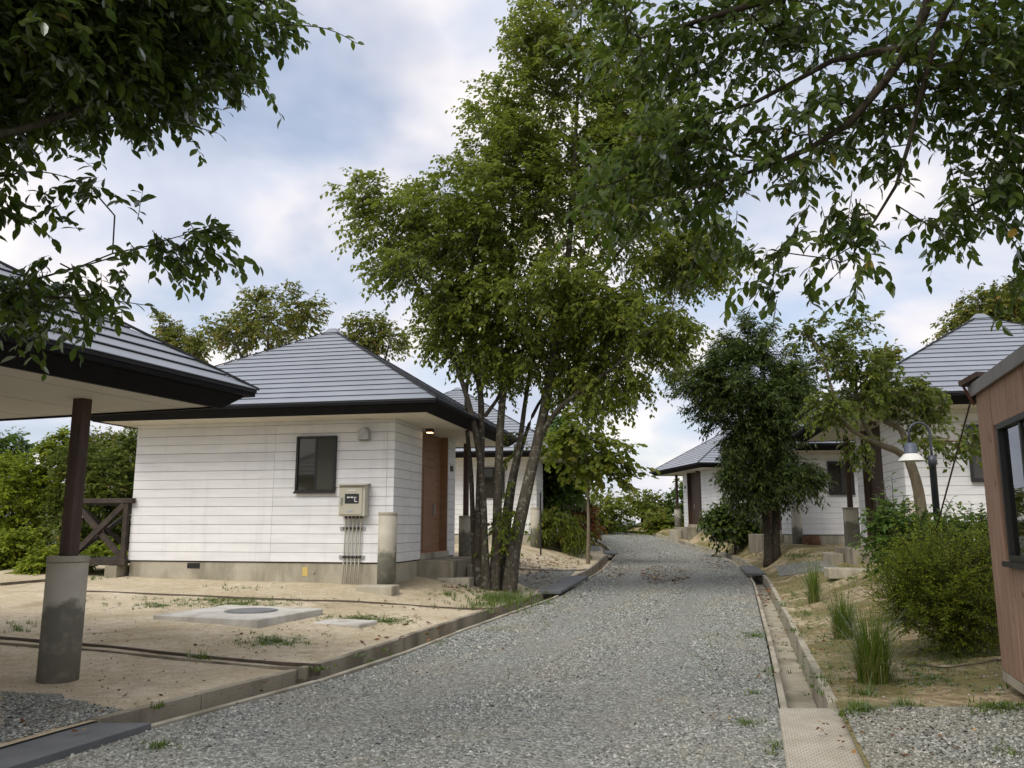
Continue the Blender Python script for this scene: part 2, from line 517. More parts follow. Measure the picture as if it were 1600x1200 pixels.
M['leaf_near_one'] = m_leaf('leaf_near_single', NEAR, 0.48, 0.06, single=True)
M['leaf_autumn'] = m_leaf('leaf_turning', AUTUMN, 0.35, 0.05)
M['leaf_red'] = m_leaf('leaf_red', RED, 0.3, 0.05)
M['leaf_bright'] = m_leaf('leaf_yellow_green', BRIGHT, 0.35, 0.04)
M['leaf_fresh'] = m_leaf('leaf_fresh_green', FRESH, 0.35, 0.05)
M['grass'] = m_leaf('grass_blade', [(0.0, (0.06, 0.11, 0.015)), (0.6, (0.12, 0.175, 0.025)), (0.85, (0.19, 0.19, 0.06)), (1.0, (0.36, 0.28, 0.13))], 0.3, 0.05)
M['litter'] = m_leaf('dead_leaf', [(0.0, (0.075, 0.032, 0.018)), (0.6, (0.15, 0.068, 0.036)), (0.9, (0.24, 0.13, 0.06)), (1.0, (0.45, 0.30, 0.10))], 0.1, 0.03)

# ------------------------------------------------------------------ terrain
YL = [-12, 5.98, 6.96, 9.26, 10.22, 13.22, 18.86, 28.32, 37.68, 42.8, 48.0, 50.0, 54, 60, 70]
XL = [-9.2, -3.25, -2.93, -1.86, -1.53, -0.72, 0.97, 3.02, 4.76, 4.95, 4.5, 4.1, 3.1, 1.2, -3]
YR = [-12, 5.9, 7.66, 13.22, 22.5, 24.8, 34, 39.2, 43.8, 48.0, 50.0, 54, 60, 70]
XR = [-3.2, 1.88, 2.40, 3.94, 6.46, 7.05, 8.95, 9.35, 8.9, 8.2, 7.8, 7.0, 5.2, 1.2]
ZY = [-20, 20, 30, 40, 45, 50, 53, 60, 80]
ZZ = [0, 0, .08, .31, .68, 1.12, 1.17, .9, -1.]


def _sm(y, X, Y, w=0.7):
    y = np.asarray(y, dtype=float)
    return sum(np.interp(y + k * w, X, Y) for k in (-1, -0.5, 0, 0.5, 1)) / 5


def xl(y): return _sm(y, YL, XL, 0.35)
def xr(y): return _sm(y, YR, XR, 1.2)
def zroad(y): return _sm(y, ZY, ZZ, 2.5)


def sstep(t): t = np.clip(t, 0, 1); return t * t * (3 - 2 * t)


def bumps(x, y):
    return 0.3 * (0.018 * np.sin(1.3 * x + 0.7 * y) + 0.014 * np.sin(2.9 * x - 1.7 * y + 1) + 0.009 * np.sin(5.1 * x + 4.3 * y + 2) + 0.006 * np.sin(9.7 * x - 8.1 * y))


def zleft(x, y):
    t = xl(y) - 0.42 - x
    rise = np.interp(y, [0, 8, 10, 12, 15, 17, 20, 23, 30, 40, 50], [.04, .05, .07, .11, .20, .30, .50, .65, .63, .60, .25])
    z = zroad(y) + 0.07 + rise * sstep(t / 3.2) - 0.10 * np.clip(t - 16, 0, None) - 0.06 * np.clip(t - 13, 0, None) * (y < 40)
    return z + bumps(x, y) * sstep(t / 0.5) * np.interp(y, [5, 12, 20], [0.5, 1.0, 1.4])


def zright(x, y):
    t = x - xr(y) - 0.47
    rise = np.interp(y, [0, 7, 12, 17.5, 25, 30, 39, 50], [.1, .13, .36, .62, .70, .74, .68, .25])
    z = zroad(y) + 0.10 + rise * sstep(t / np.interp(y, [10, 17, 26, 38], [3.2, 2.6, 1.5, 0.9])) - 0.10 * np.clip(t - 16, 0, None)
    return z + bumps(x + 3, y) * sstep(t / 0.5) * 1.2


def gz(x, y):
    if x < xl(y) - 0.2: return float(zleft(x, y))
    if x > xr(y) + 0.25: return float(zright(x, y))
    return float(zroad(y))


DD = np.concatenate([np.arange(3.5, 26, 0.03), np.arange(26, 70, 0.1)])
GXL, GXR, GZR = xl(DD), xr(DD), zroad(DD)


def on_ground(u, v, off=0.0):
    """where the sight line of photo pixel (u, v) meets the terrain"""
    a, b = (u - 800) / 1280, (600 - v) / 1280
    ry, rz = cP - b * sP, sP + b * cP
    x, z = a * DD / ry, CAM_H + rz * DD / ry
    g = np.where(x < GXL - 0.2, zleft(x, DD), np.where(x > GXR + 0.25, zright(x, DD), GZR))
    hit = np.nonzero(z <= g + off)[0]
    if len(hit) == 0:
        return P(u, v, 50)
    i = hit[0]
    return np.array([x[i], DD[i], g[i]])


ys = np.concatenate([np.arange(-11, 4, 1.0), np.arange(4, 31, 0.22), np.arange(31, 56, 0.6), np.arange(56, 69, 1.5)])


def grid_obj(name, XX, YY, ZV, mat):
    n, m = XX.shape
    v = np.stack([XX, YY, ZV], -1).reshape(-1, 3)
    i = np.arange(n - 1)[:, None] * m + np.arange(m - 1)[None, :]
    f = np.stack([i, i + 1, i + m + 1, i + m], -1).reshape(-1, 4)
    o = link(bpy.data.objects.new(name, np_mesh(name, v, f, mat, smooth=True)))
    return tag(o, kind='structure')


tt = np.concatenate([np.arange(0, 0.9, 0.1), np.arange(0.9, 11, 0.22), np.arange(11, 46, 1.4)])
TT, YY = np.meshgrid(tt, ys)
XX = xl(YY) - 0.42 - TT
grid_obj('sand_ground', XX[:, ::-1], YY[:, ::-1], zleft(XX, YY)[:, ::-1], M['sand'])
XX = xr(YY) + 0.47 + TT
grid_obj('earth_ground', XX, YY, zright(XX, YY), M['earth'])
ss = np.linspace(0, 1, 40)
SS, YY = np.meshgrid(ss, ys)
XX = xl(YY) + 0.02 + (xr(YY) - xl(YY) - 0.04) * SS
crown = 0.03 * np.sin(SS * math.pi) - 0.02 * np.exp(-((SS - 0.3) / 0.09) ** 2) - 0.02 * np.exp(-((SS - 0.72) / 0.09) ** 2)
grid_obj('gravel_road', XX, YY, zroad(YY) + crown + bumps(XX * 1.3, YY) * 0.5, M['gravel'])
# the hillside all round, out to the horizon
rr = np.array([0, 60, 80, 120, 250, 600, 1500, 4000, 9000, 15000.])
zz_ = np.array([-5, -5.5, -8, -13, -22, -40, -60, -80, -100, -120.])
AA, RR_ = np.meshgrid(np.linspace(0, 2 * math.pi, 49), rr)
grid_obj('hillside', RR_ * np.cos(AA), 20 + RR_ * np.sin(AA), np.repeat(zz_[:, None], 49, 1), M['hill'])


# gravel and paving patches on the side grounds, a few mm above them
def patch(name, poly_px, mat, off=0.006):
    side = zleft if poly_px[0][0] < 1000 else zright
    pts = [on_ground(*q) for q in poly_px]
    c = sum(pts) / len(pts)
    b = MB()
    rings = 7
    n = len(pts) * 4
    out = []
    for i, p in enumerate(pts):
        q = pts[(i + 1) % len(pts)]
        for k in range(4):
            out.append(p + (q - p) * k / 4 + np.array([random.uniform(-.06, .06), random.uniform(-.06, .06), 0]))
    for p in out:
        if side is zleft: p[0] = min(p[0], float(xl(p[1])) - 0.55)
        else: p[0] = max(p[0], float(xr(p[1])) + 0.50)
    vs = []
    for r_ in range(1, rings + 1):
        for p in out:
            q = c + (p - c) * r_ / rings
            vs.append((q[0], q[1], float(side(q[0], q[1])) + off))
    vs.append((c[0], c[1], float(side(c[0], c[1])) + off))
    fs = [(len(vs) - 1, k, (k + 1) % n) for k in range(n)]
    for r_ in range(rings - 1):
        for k in range(n):
            a, b2 = r_ * n + k, r_ * n + (k + 1) % n
            fs.append((a, a + n, b2 + n, b2))
    b.poly(vs, fs)
    return tag(b.build(name, mat), kind='structure'), np.array(out)


patch('gravel_patch', [(0, 1082), (90, 1086), (185, 1112), (150, 1132), (0, 1172)], M['gravel'])
patch('gravel_patch', [(1312, 1112), (1400, 1104), (1600, 1108), (1700, 1240), (1345, 1240)], M['gravel'])
patch('gravel_patch', [(800, 905), (850, 890), (905, 889), (872, 914), (838, 922)], M['gravel'], 0.008)
patch('gravel_patch', [(1222, 900), (1212, 884), (1300, 878), (1320, 893)], M['gravel'], 0.008)
patch('gravel_patch', [(880, 858), (905, 848), (945, 852), (955, 860)], M['gravel'], 0.008)


# drains along both sides of the road
def strip(name, y0, y1, xa, xb, za, zb, mat, parent, step=0.6, gap=0.0):
    """pieces laid end to end along the road, each its own object"""
    y = y0
    k = 0
    while y < y1 - 1e-3:
        e = min(y + step, y1)
        g = gap
        dz = random.uniform(-0.006, 0.006)
        dxx = random.uniform(-0.006, 0.006)
        lo = [(xa(y + g) + dxx, y + g, za(y) + dz), (xb(y + g) + dxx, y + g, za(y) + dz), (xb(e) + dxx, e, za(e) + dz), (xa(e) + dxx, e, za(e) + dz)]
        hi = [(p[0], p[1], (zb(y) if i < 2 else zb(e)) + dz) for i, p in enumerate(lo)]
        MB().hexa(lo, hi).build(name, mat, parent, bevel=0.008)
        y = e
        k += 1


def drain(side, segs, label):
    root = empty('drain_channel', (0, 0, 0))
    tag(root, kind='structure')
    root['label'] = label
    f = xl if side < 0 else xr
    s = side
    for (y0, y1, covered) in segs:
        top = 0.05 if covered == 1 else (-0.02 if covered == 2 else (0.085 if s < 0 else 0.10))
        step = 1.0 if y0 < 30 else 2.0
        strip('lip_kerb', y0, y1, lambda y: f(y) + s * 0.0, lambda y: f(y) + s * 0.065, lambda y: zroad(y) - 0.3, lambda y, c=covered: zroad(y) + (0.022 if not c else -0.03), M['concrete'], root, step * 2, 0.006)
        strip('kerb_stone', y0, y1, lambda y: f(y) + s * 0.40, lambda y: f(y) + s * 0.49, lambda y: zroad(y) - 0.3, lambda y, top=top: zroad(y) + top, M['concrete'] if s > 0 else M['concrete_dark'], root, step, 0.008)
        strip('channel_floor', y0, y1, lambda y: f(y) + s * 0.067, lambda y: f(y) + s * 0.398, lambda y: zroad(y) - 0.3, lambda y: zroad(y) - 0.2, M['concrete'], root, 3.0)
    return root


drain(-1, [(-8, 4.2, 0), (4.2, 6.95, 2), (6.95, 19.4, 0), (19.4, 24.6, 1), (24.6, 37.2, 0), (37.2, 39.2, 1), (39.2, 52, 0)], 'old concrete drain with kerb along the sand plots')
drain(1, [(-8, 3.0, 0), (3.0, 7.5, 2), (7.5, 25.2, 0), (25.2, 29.0, 1), (29.0, 50, 0)], 'open concrete drain along the earth bank')


def cover(y0, y1, side, w0, w1, zt, mat, label, cat='drain cover', npc=1):
    f = xl if side < 0 else xr
    e = empty('drain_cover', (float(f((y0 + y1) / 2)), (y0 + y1) / 2, float(zroad((y0 + y1) / 2))))
    tag(e, label, cat, 'covers over the roadside drains')
    n = npc
    for k in range(n):
        a, b = y0 + (y1 - y0) * k / n + 0.006, y0 + (y1 - y0) * (k + 1) / n - 0.006
        base = e.location
        lo = []
        for yy, ww in ((a, w0), (a, w1), (b, w1), (b, w0)):
            lo.append((float(f(yy)) + side * ww - base.x, yy - base.y, float(zroad(yy)) - base.z + zt - 0.07))
        hi = [(p[0], p[1], p[2] + 0.07) for p in lo]
        MB().hexa(lo, hi).build('cover_slab', mat, e, bevel=0.006)
    return e


cover(4.2, 6.95, -1, -0.03, 0.52, 0.055, M['slab_dark'], 'dark slab laid over the drain, nearest the camera on the sand side', npc=2)
cover(19.4, 24.6, -1, -0.03, 0.5, 0.115, M['slab_dark'], 'long grey slab bridging the drain beside the big tree', npc=4)
cover(37.2, 39.2, -1, -0.05, 0.55, 0.13, M['slab_dark'], 'small grey slab over the drain near the slender tree', npc=1)
cover(3.0, 7.5, 1, -0.03, 0.52, 0.05, M['plate'], 'beige chequered plate over the near end of the open drain', npc=2)
cover(25.2, 29.0, 1, -0.05, 0.52, 0.14, M['slab_dark'], 'grey slab over the drain by the dark evergreen tree', npc=2)

# ------------------------------------------------------------------ cottages
BH = 0.195           # siding board exposure
HS = 3.47            # soffit height above the base
NC = 17              # roof courses


def boards(wall, length, height, seams, along, fixed, out, mat, z0=0.47, thick=0.016):
    """lay siding boards on a wall; along = 'x' or 'y'; fixed = plane coordinate; out = +-1 outward sign"""
    edges = [seams[0]] + list(seams[1:])
    n = int(math.ceil(height / BH - 1e-6))
    cache = {}
    for a, b in zip(edges[:-1], edges[1:]):
        for k in range(n):
            zb = z0 + k * BH
            zt = min(zb + BH - (0.0075 if k % 2 else 0.004), z0 + height)
            key = (round(a, 3), round(b, 3), round(zt - zb, 3))
            if key not in cache:
                w = (b - a) / 2 - 0.003
                m = MB()
                h = zt - zb
                # slightly bevelled board, back face left open to the wall behind
                o = out
                if along == 'x':
                    m.poly([(-w, 0, 0), (w, 0, 0), (w, 0, h), (-w, 0, h), (-w, o * thick, 0.003), (w, o * thick, 0.003), (w, o * thick, h - 0.003), (-w, o * thick, h - 0.003)],
                           [(4, 5, 6, 7), (0, 1, 5, 4), (1, 2, 6, 5), (2, 3, 7, 6), (3, 0, 4, 7)])
                else:
                    m.poly([(0, -w, 0), (0, w, 0), (0, w, h), (0, -w, h), (o * thick, -w, 0.003), (o * thick, w, 0.003), (o * thick, w, h - 0.004), (o * thick, -w, h - 0.004)],
                           [(4, 5, 6, 7), (0, 1, 5, 4), (1, 2, 6, 5), (2, 3, 7, 6), (3, 0, 4, 7)])
                cache[key] = m.mesh('siding_board', mat)
            o_ = bpy.data.objects.new('siding_board', cache[key])
            c = (a + b) / 2
            o_.location = (c, fixed, zb) if along == 'x' else (fixed, c, zb)
            link(o_, wall)


def pillar(root, x, y, zb, zt, square=False):
    h = zt - zb
    r = 0.19
    m = MB()
    if square:
        m.box(-0.18, 0.18, -0.18, 0.18, 0, h - 0.05)
        o = m.build('pillar', M['pillar'], root, bevel=0.02)
        cap = MB().box(-0.195, 0.195, -0.195, 0.195, h - 0.05, h).build('pillar_cap', M['concrete'], o, bevel=0.012)
    else:
        m.lathe([(r, 0), (r, h - 0.07), (r - 0.012, h - 0.062)], 28)
        o = m.build('pillar', M['pillar'], root)
        o.data.polygons.foreach_set('use_smooth', [len(p.vertices) == 4 for p in o.data.polygons])
        cap = MB().lathe([(r + 0.004, h - 0.06), (r + 0.008, h - 0.05), (r + 0.008, h - 0.012), (r - 0.004, h)], 28).build('pillar_cap', M['concrete'], o)
    o.location = (x, y, zb)
    return o


def window(root, x0, x1, z0, z1, y):
    """sliding window on a wall that faces -y"""
    f = 0.05
    w = MB()
    w.box(x0, x1, y - 0.07, y, z0, z0 + f).box(x0, x1, y - 0.07, y, z1 - f, z1)
    w.box(x0, x0 + f, y - 0.07, y, z0 + f, z1 - f).box(x1 - f, x1, y - 0.07, y, z0 + f, z1 - f)
    xm = (x0 + x1) / 2
    w.box(xm - 0.022, xm + 0.022, y - 0.055, y - 0.02, z0 + f, z1 - f)
    win = w.build('window', M['frame'], root, bevel=0.004)
    MB().box(x0 - 0.015, x1 + 0.015, y - 0.095, y - 0.071, z0 - 0.03, z0 + 0.012).build('window_sill', M['frame'], win)
    MB().box(x0 + f, xm - 0.022, y - 0.032, y - 0.024, z0 + f, z1 - f).build('pane', M['glass'], win)
    MB().box(xm + 0.022, x1 - f, y - 0.044, y - 0.036, z0 + f, z1 - f).build('insect_screen', M['screen'], win)
    return win


def cottage(label, ctr, yaw, base, m=1, ex=0.0, xleft=-3.42, post_top=1.49, post_z=0.39, square=False, ground_front=0.0, detail=True, lamp=False, door_mat='siding_brown', steps=2, win=(1.30, 0.31)):
    """m = 1 entrance on the right side, -1 on the left; ex = extra half size; origin under the roof centre"""
    root = empty('cottage', (ctr[0], ctr[1], base), -R(yaw))
    tag(root, label, 'cottage', 'white cottages with grey hipped roofs')
    A, Bk, Fr = 2.76 + ex, 1.88 + ex, -2.79 - ex
    L = xleft - ex
    X = lambda x: m * x
    # foundation
    fo = MB().box(X(L + 0.03), X(A - 0.03), Fr + 0.03, Bk - 0.03, -1.2, 0.462).build('foundation', M['concrete'], root)
    MB().box(X(L + 0.02), X(A - 0.02), Fr + 0.02, Bk - 0.02, 0.445, 0.466).build('drip_edge', M['frame'], fo)
    if detail:
        MB().box(X(A - 4.72), X(A - 4.42), Fr + 0.02, Fr + 0.032, 0.31, 0.42).build('vent_grille', M['void'], fo)
    # walls
    core = -0.012
    fw = MB().box(X(L + 0.012), X(A - 0.012), Fr + 0.012, Fr + 0.12, 0.468, HS).build('wall', M['joint'], root)
    seams = [L, L + 0.57 * (A - L - 0.16), A - 0.16, A]
    if m < 0:
        seams = [-s for s in reversed(seams)]
    boards(fw, 0, HS - 0.47, seams, 'x', Fr + 0.012, -1, M['siding'])
    D0, D1 = Fr + 1.84, Fr + 3.99            # entrance recess
    sw = MB().box(X(A - 0.012), X(A - 0.12), Fr + 0.121, D0 - 0.002, 0.468, HS).build('wall', M['joint'], root)
    boards(sw, 0, HS - 0.47, [Fr, Fr + 1.05, D0], 'y', X(A - 0.012), m, M['siding'])
    sw2 = MB().box(X(A - 0.012), X(A - 0.12), D1 + 0.002, Bk, 0.468, HS).build('wall', M['joint'], root)
    boards(sw2, 0, HS - 0.47, [D1, Bk], 'y', X(A - 0.012), m, M['siding'])
    # entrance: brown boarded recess with the door in it
    en = MB().box(X(A - 0.20), X(A - 0.30), D0, D1, 0.60, HS).build('entrance_recess', M[door_mat], root)
    boards(en, 0, HS - 0.60, [D0, D0 + 0.7], 'y', X(A - 0.20), m, M[door_mat], 0.60, 0.012)
    boards(en, 0, HS - 0.60, [D1 - 0.55, D1], 'y', X(A - 0.20), m, M[door_mat], 0.60, 0.012)
    boards(en, 0, HS - 0.60 - 2.05, [D0 + 0.7, D1 - 0.55], 'y', X(A - 0.20), m, M[door_mat], 2.65, 0.012)
    MB().box(X(A - 0.20), X(A - 0.006), D1 + 0.001, D1 - 0.02, 0.60, HS).build('jamb', M[door_mat], en)
    MB().box(X(A - 0.20), X(A - 0.006), D0 - 0.001, D0 + 0.02, 0.60, HS).build('jamb', M[door_mat], en)
    dr = MB().box(X(A - 0.199), X(A - 0.175), D0 + 0.71, D1 - 0.56, 0.60, 2.64).build('door', M[door_mat], root, bevel=0.006)
    MB().box(X(A - 0.17), X(A - 0.13), D1 - 0.68, D1 - 0.64, 1.45, 1.75).build('door_handle', M['steel'], dr)
    # porch block with tiled top, steps down to the road side
    po = MB().box(X(A - 0.3), X(A + 0.82), D0 - 0.12, D1 + 0.12, -0.9, 0.45).build('porch', M['concrete_dark'], root, bevel=0.015)
    MB().box(X(A - 0.29), X(A + 0.05), D0 + 0.003, D1 - 0.003, 0.452, 0.598).build('threshold', M['concrete'], po, bevel=0.008)
    MB().box(X(A - 0.2), X(A + 0.045), D0 + 0.021, D1 - 0.021, 0.60, 0.608).build('tile_floor', M['tile'], po)
    if steps > 0: MB().box(X(A + 0.83), X(A + 1.12), D0 + 1.0, D1 + 0.1, -0.9, 0.30).build('step', M['concrete'], po, bevel=0.012)
    if steps > 1: MB().box(X(A + 1.13), X(A + 1.42), D0 + 1.0, D1 + 0.1, -0.9, 0.14).build('step', M['concrete'], po, bevel=0.012)
    # house number plate by the door
    MB().box(X(A + 0.004), X(A + 0.024), D1 + 0.18, D1 + 0.42, 2.62, 2.76).build('number_plate', M['wood_dark'], root)
    # back wall and far side wall
    MB().box(X(L), X(A - 0.121), Bk - 0.12, Bk, 0.468, HS).build('wall', M['siding'], root)
    MB().box(X(L), X(L + 0.12), Fr + 0.121, Bk - 0.121, 0.468, HS).build('wall', M['siding'], root)
    # window of the front wall
    wx1 = A - win[0]
    window(root, *(sorted((X(wx1 - 0.92), X(wx1)))), 1.93, 3.13, Fr)
    # eaves
    h0, h1, h2 = 3.80 + ex, 3.97 + ex, 4.05 + ex
    so = MB().box(-h0 + 0.004, h0 - 0.004, -h0 + 0.004, h0 - 0.004, HS, HS + 0.05).build('soffit', M['soffit'], root)
    for k in range(-3, 4):
        MB().box(k * 1.1 - 0.003, k * 1.1 + 0.003, -h0 + 0.02, h0 - 0.02, HS - 0.002, HS + 0.001).build('soffit_joint', M['joint'], so)
    for k in range(4):
        f = MB()
        e1 = [(-h0, -h0, HS - 0.02), (h0, -h0, HS - 0.02), (h1, -h1, HS + 0.125), (-h1, -h1, HS + 0.125)]
        i1 = [(-h0 + 0.05, -h0 + 0.05, HS - 0.02), (h0 - 0.05, -h0 + 0.05, HS - 0.02), (h1 - 0.06, -h1 + 0.06, HS + 0.125), (-h1 + 0.06, -h1 + 0.06, HS + 0.125)]
        f.hexa(e1, i1)
        fa = f.build('fascia', M['fascia'], root)
        fa.rotation_euler = (0, 0, k * math.pi / 2)
        g = MB()
        g.hexa([(-h2, -h2, HS + 0.13), (h2, -h2, HS + 0.13), (h2 - 0.1, -h2 + 0.1, HS + 0.13), (-h2 + 0.1, -h2 + 0.1, HS + 0.13)],
               [(-h2, -h2, HS + 0.175), (h2, -h2, HS + 0.175), (h2 - 0.1, -h2 + 0.1, HS + 0.175), (-h2 + 0.1, -h2 + 0.1, HS + 0.175)])
        g.build('eave_trim', M['fascia'], fa)
    # roof: dark underlay pyramid and lapped metal courses
    ze, half = HS + 0.18, 4.07 + ex
    za = ze + 2.5 * half / 4.07
    rf = MB().poly([(-half + .06, -half + .06, ze), (half - .06, -half + .06, ze), (half - .06, half - .06, ze), (-half + .06, half - .06, ze), (0, 0, za - 0.04)],
                   [(0, 3, 2, 1), (0, 1, 4), (1, 2, 4), (2, 3, 4), (3, 0, 4)]).build('roof', M['underlay_lap_shade'], root)
    nc = int(round(NC * half / 4.07))
    for i in range(nc):
        r0 = half * (1 - i / nc)
        r1 = half * (1 - min(i + 1.06, nc - 0.06) / nc)
        z0 = ze + (za - ze) * i / nc
        z1 = ze + (za - ze) * (half - r1) / half
        lift = 0.036
        c = MB()
        lo = [(-r0, -r0, z0 + lift), (r0, -r0, z0 + lift), (r1, -r1, z1 + 0.008), (-r1, -r1, z1 + 0.008)]
        hi = [(p[0], p[1], p[2] + 0.008) for p in lo]
        c.hexa(lo, hi)
        c.poly([(-r0 + .006, -r0 + .012, z0 - 0.004), (r0 - .006, -r0 + .012, z0 - 0.004), (r0 - .006, -r0 + .012, z0 + lift), (-r0 + .006, -r0 + .012, z0 + lift)], [(0, 1, 2, 3)])  # dark face painting in the shadow under the course lip
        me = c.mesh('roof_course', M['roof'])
        me.materials.append(M['underlay_lap_shade'])
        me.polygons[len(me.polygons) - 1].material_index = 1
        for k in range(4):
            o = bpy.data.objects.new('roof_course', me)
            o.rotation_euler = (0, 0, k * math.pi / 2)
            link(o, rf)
    for k in range(4):
        a = Vector((half + 0.01, -half - 0.01, ze + 0.038)); b = Vector((0.03, -0.03, za + 0.03))
        o = MB().bar(a, b, 0.05, 0.022).build('hip_cap', M['underlay_lap_shade'], rf)
        o.rotation_euler = (0, 0, k * math.pi / 2)
    MB().poly([(-.2, -.2, za - 0.06), (.2, -.2, za - 0.06), (.2, .2, za - 0.06), (-.2, .2, za - 0.06), (-.09, -.09, za + 0.07), (.09, -.09, za + 0.07), (.09, .09, za + 0.07), (-.09, .09, za + 0.07)],
              [(0, 3, 2, 1), (4, 5, 6, 7), (0, 1, 5, 4), (1, 2, 6, 5), (2, 3, 7, 6), (3, 0, 4, 7)]).build('roof_cap', M['roof'], rf)
    # pillar at the front corner, roof post on its pillar at the open back corner
    pillar(root, X(A - 0.02), Fr - 0.24, ground_front - 0.4, 1.50)
    px_, py_ = X(2.80 + ex), 2.85 + ex
    pl = pillar(root, px_, py_, post_z - 0.4, post_top, square)
    po_ = MB().box(px_ - 0.066, px_ + 0.066, py_ - 0.066, py_ + 0.066, post_top, HS).build('roof_post', M['wood_dark'], root, bevel=0.006)
    # soffit lamp by the entrance
    lm = MB().box(X(A + 0.06), X(A + 0.22), D0 + 0.05, D0 + 0.21, HS - 0.085, HS).build('soffit_lamp', M['wood_dark'], root)
    if lamp:
        MB().box(X(A + 0.075), X(A + 0.205), D0 + 0.065, D0 + 0.195, HS - 0.093, HS - 0.087).build('lamp_lens', M['warm'], lm)
    return root


c0 = cottage('cottage at the left edge, only its black eave, roof and back post in view', (-8.11, 6.78), 20, -0.55, 1, post_top=1.86, post_z=0.66, detail=False)
c1 = cottage('white cottage with meter box, brown entrance and deck railing, left of the big tree', (-4.6, 20.6), 12, 0.377, 1, lamp=True)
c2 = cottage('larger white cottage mostly hidden behind the trunks of the big tree', (-2.55, 38.1), 10, 0.79, 1, ex=1.6, detail=False)
c5 = cottage('white cottage behind the street lamp and the red-brown hut', (11.74, 20.01), 11, 0.611, -1, square=True, door_mat='wood_dark', steps=1)
c4 = cottage('white cottage behind the dark evergreen tree, its window beside a post', (13.28, 32.99), 4, 0.80, -1, door_mat='wood_dark', steps=0)
c3 = cottage('farthest white cottage, at the crest of the gravel road', (12.82, 45.9), -8, 1.04, -1, detail=False, door_mat='wood_dark', steps=1)

# things fixed to the near white cottage
A, Fr, L = 2.76, -2.79, -3.42
S_ = Fr - 0.004
mbx = MB().box(1.64, 2.22, S_ - 0.22, S_ - 0.02, 1.42, 2.06).build('meter_box', M['box_beige'], c1, bevel=0.008)
MB().box(1.66, 2.16, S_ - 0.238, S_ - 0.222, 1.45, 2.01).build('box_door', M['box_beige'], mbx, bevel=0.006)
MB().poly([(1.58, S_ - 0.28, 2.055), (2.25, S_ - 0.28, 2.055), (2.25, S_, 2.09), (1.58, S_, 2.09), (1.58, S_ - 0.28, 2.07), (2.25, S_ - 0.28, 2.07), (2.25, S_, 2.105), (1.58, S_, 2.105)],
          [(0, 3, 2, 1), (4, 5, 6, 7), (0, 1, 5, 4), (1, 2, 6, 5), (2, 3, 7, 6), (3, 0, 4, 7)]).build('box_hood', M['box_beige'], mbx)
MB().box(1.78, 2.09, S_ - 0.244, S_ - 0.239, 1.68, 1.88).build('meter_glass', M['black'], mbx)
d_ = MB()
d_.box(1.83, 1.89, S_ - 0.247, S_ - 0.245, 1.795, 1.82).box(1.91, 1.97, S_ - 0.247, S_ - 0.245, 1.795, 1.82)
d_.box(1.995, 2.01, S_ - 0.247, S_ - 0.245, 1.72, 1.82).box(1.995, 2.06, S_ - 0.247, S_ - 0.245, 1.712, 1.727).box(2.02, 2.04, S_ - 0.247, S_ - 0.245, 1.80, 1.815)
d_.build('dial_print', M['white_print'], mbx)
p_ = MB()
for k in range(6):
    p_.box(1.82 + k * 0.032, 1.845 + k * 0.032, S_ - 0.2395, S_ - 0.2385, 1.945, 1.963)
p_.build('maker_print', M['white_print'], mbx)
p_ = MB()
for k in range(4):
    p_.box(1.85 + k * 0.028, 1.872 + k * 0.028, S_ - 0.2395, S_ - 0.2385, 1.50, 1.53)
p_.build('label_print', M['blue_print'], mbx)
MB().tube([(1.715, S_ - 0.24, 1.80), (1.715, S_ - 0.27, 1.79), (1.70, S_ - 0.27, 1.66)], 0.013, 8).build('box_handle', M['steel'], mbx)
for k in range(5):
    x = 1.76 + k * 0.085
    MB().tube([(x, S_ - 0.10, 1.42), (x, S_ - 0.10, 1.36), (x - 0.02, S_ - 0.06, 1.30), (x - 0.045, S_ - 0.045, 0.5), (x - 0.065, S_ - 0.04, -0.1)], 0.0165, 8).build('conduit', M['pvc'], c1, smooth=True)
    MB().lathe([(0.026, 0), (0.026, 0.05)], 10, x, S_ - 0.10, 1.375).build('conduit_gland', M['black'], c1)
for zc in (1.17, 0.58):
    s = MB().box(1.60, 2.16, S_ - 0.028, S_ - 0.003, zc - 0.035, zc + 0.035).build('conduit_bracket', M['steel'], c1)
    for k in range(5):
        x = 1.76 + k * 0.085 - 0.04
        MB().box(x - 0.03, x + 0.03, S_ - 0.068, S_ - 0.029, zc - 0.022, zc + 0.022).build('clamp', M['wood_rail'], s)
vh = MB()
n = 16
prof = [(math.cos(math.pi * k / n), math.sin(math.pi * k / n)) for k in range(n + 1)]
pts = [(2.10 + 0.125 * c, S_ - 0.02, 3.05 + 0.14 * s + 0.12) for c, s in prof] + [(1.975, S_ - 0.02, 3.02), (2.225, S_ - 0.02, 3.02)]
lo = [(2.10 + 0.125 * c, S_, 3.17 + 0.13 * s) for c, s in prof]
hi = [(2.10 + 0.120 * c, S_ - 0.17 - 0.03 * s, 3.17 + 0.09 * s) for c, s in prof]
vv = lo + hi + [(1.975, S_, 3.02), (2.225, S_, 3.02), (1.98, S_ - 0.15, 3.02), (2.22, S_ - 0.15, 3.02)]
N1 = n + 1
ff = [(i, i + 1, N1 + i + 1, N1 + i) for i in range(n)] + [tuple(range(N1, 2 * N1)) + (2 * N1 + 2, 2 * N1 + 3), (0, N1, 2 * N1 + 3, 2 * N1 + 1), (n, 2 * N1, 2 * N1 + 2, 2 * N1), ]
ff[-1] = (n, 2 * N1 - 1 - 0, 2 * N1 + 2, 2 * N1)
vh.poly(vv, ff)
vh.build('vent_hood', M['steel'], c1)
MB().box(1.99, 2.21, S_ - 0.14, S_ - 0.004, 3.022, 3.03).build('hood_mouth', M['void'], c1)
MB().box(0.76, 0.88, Fr + 0.024, Fr + 0.029, 0.18, 0.36).build('warning_sticker', M['yellow'], c1)
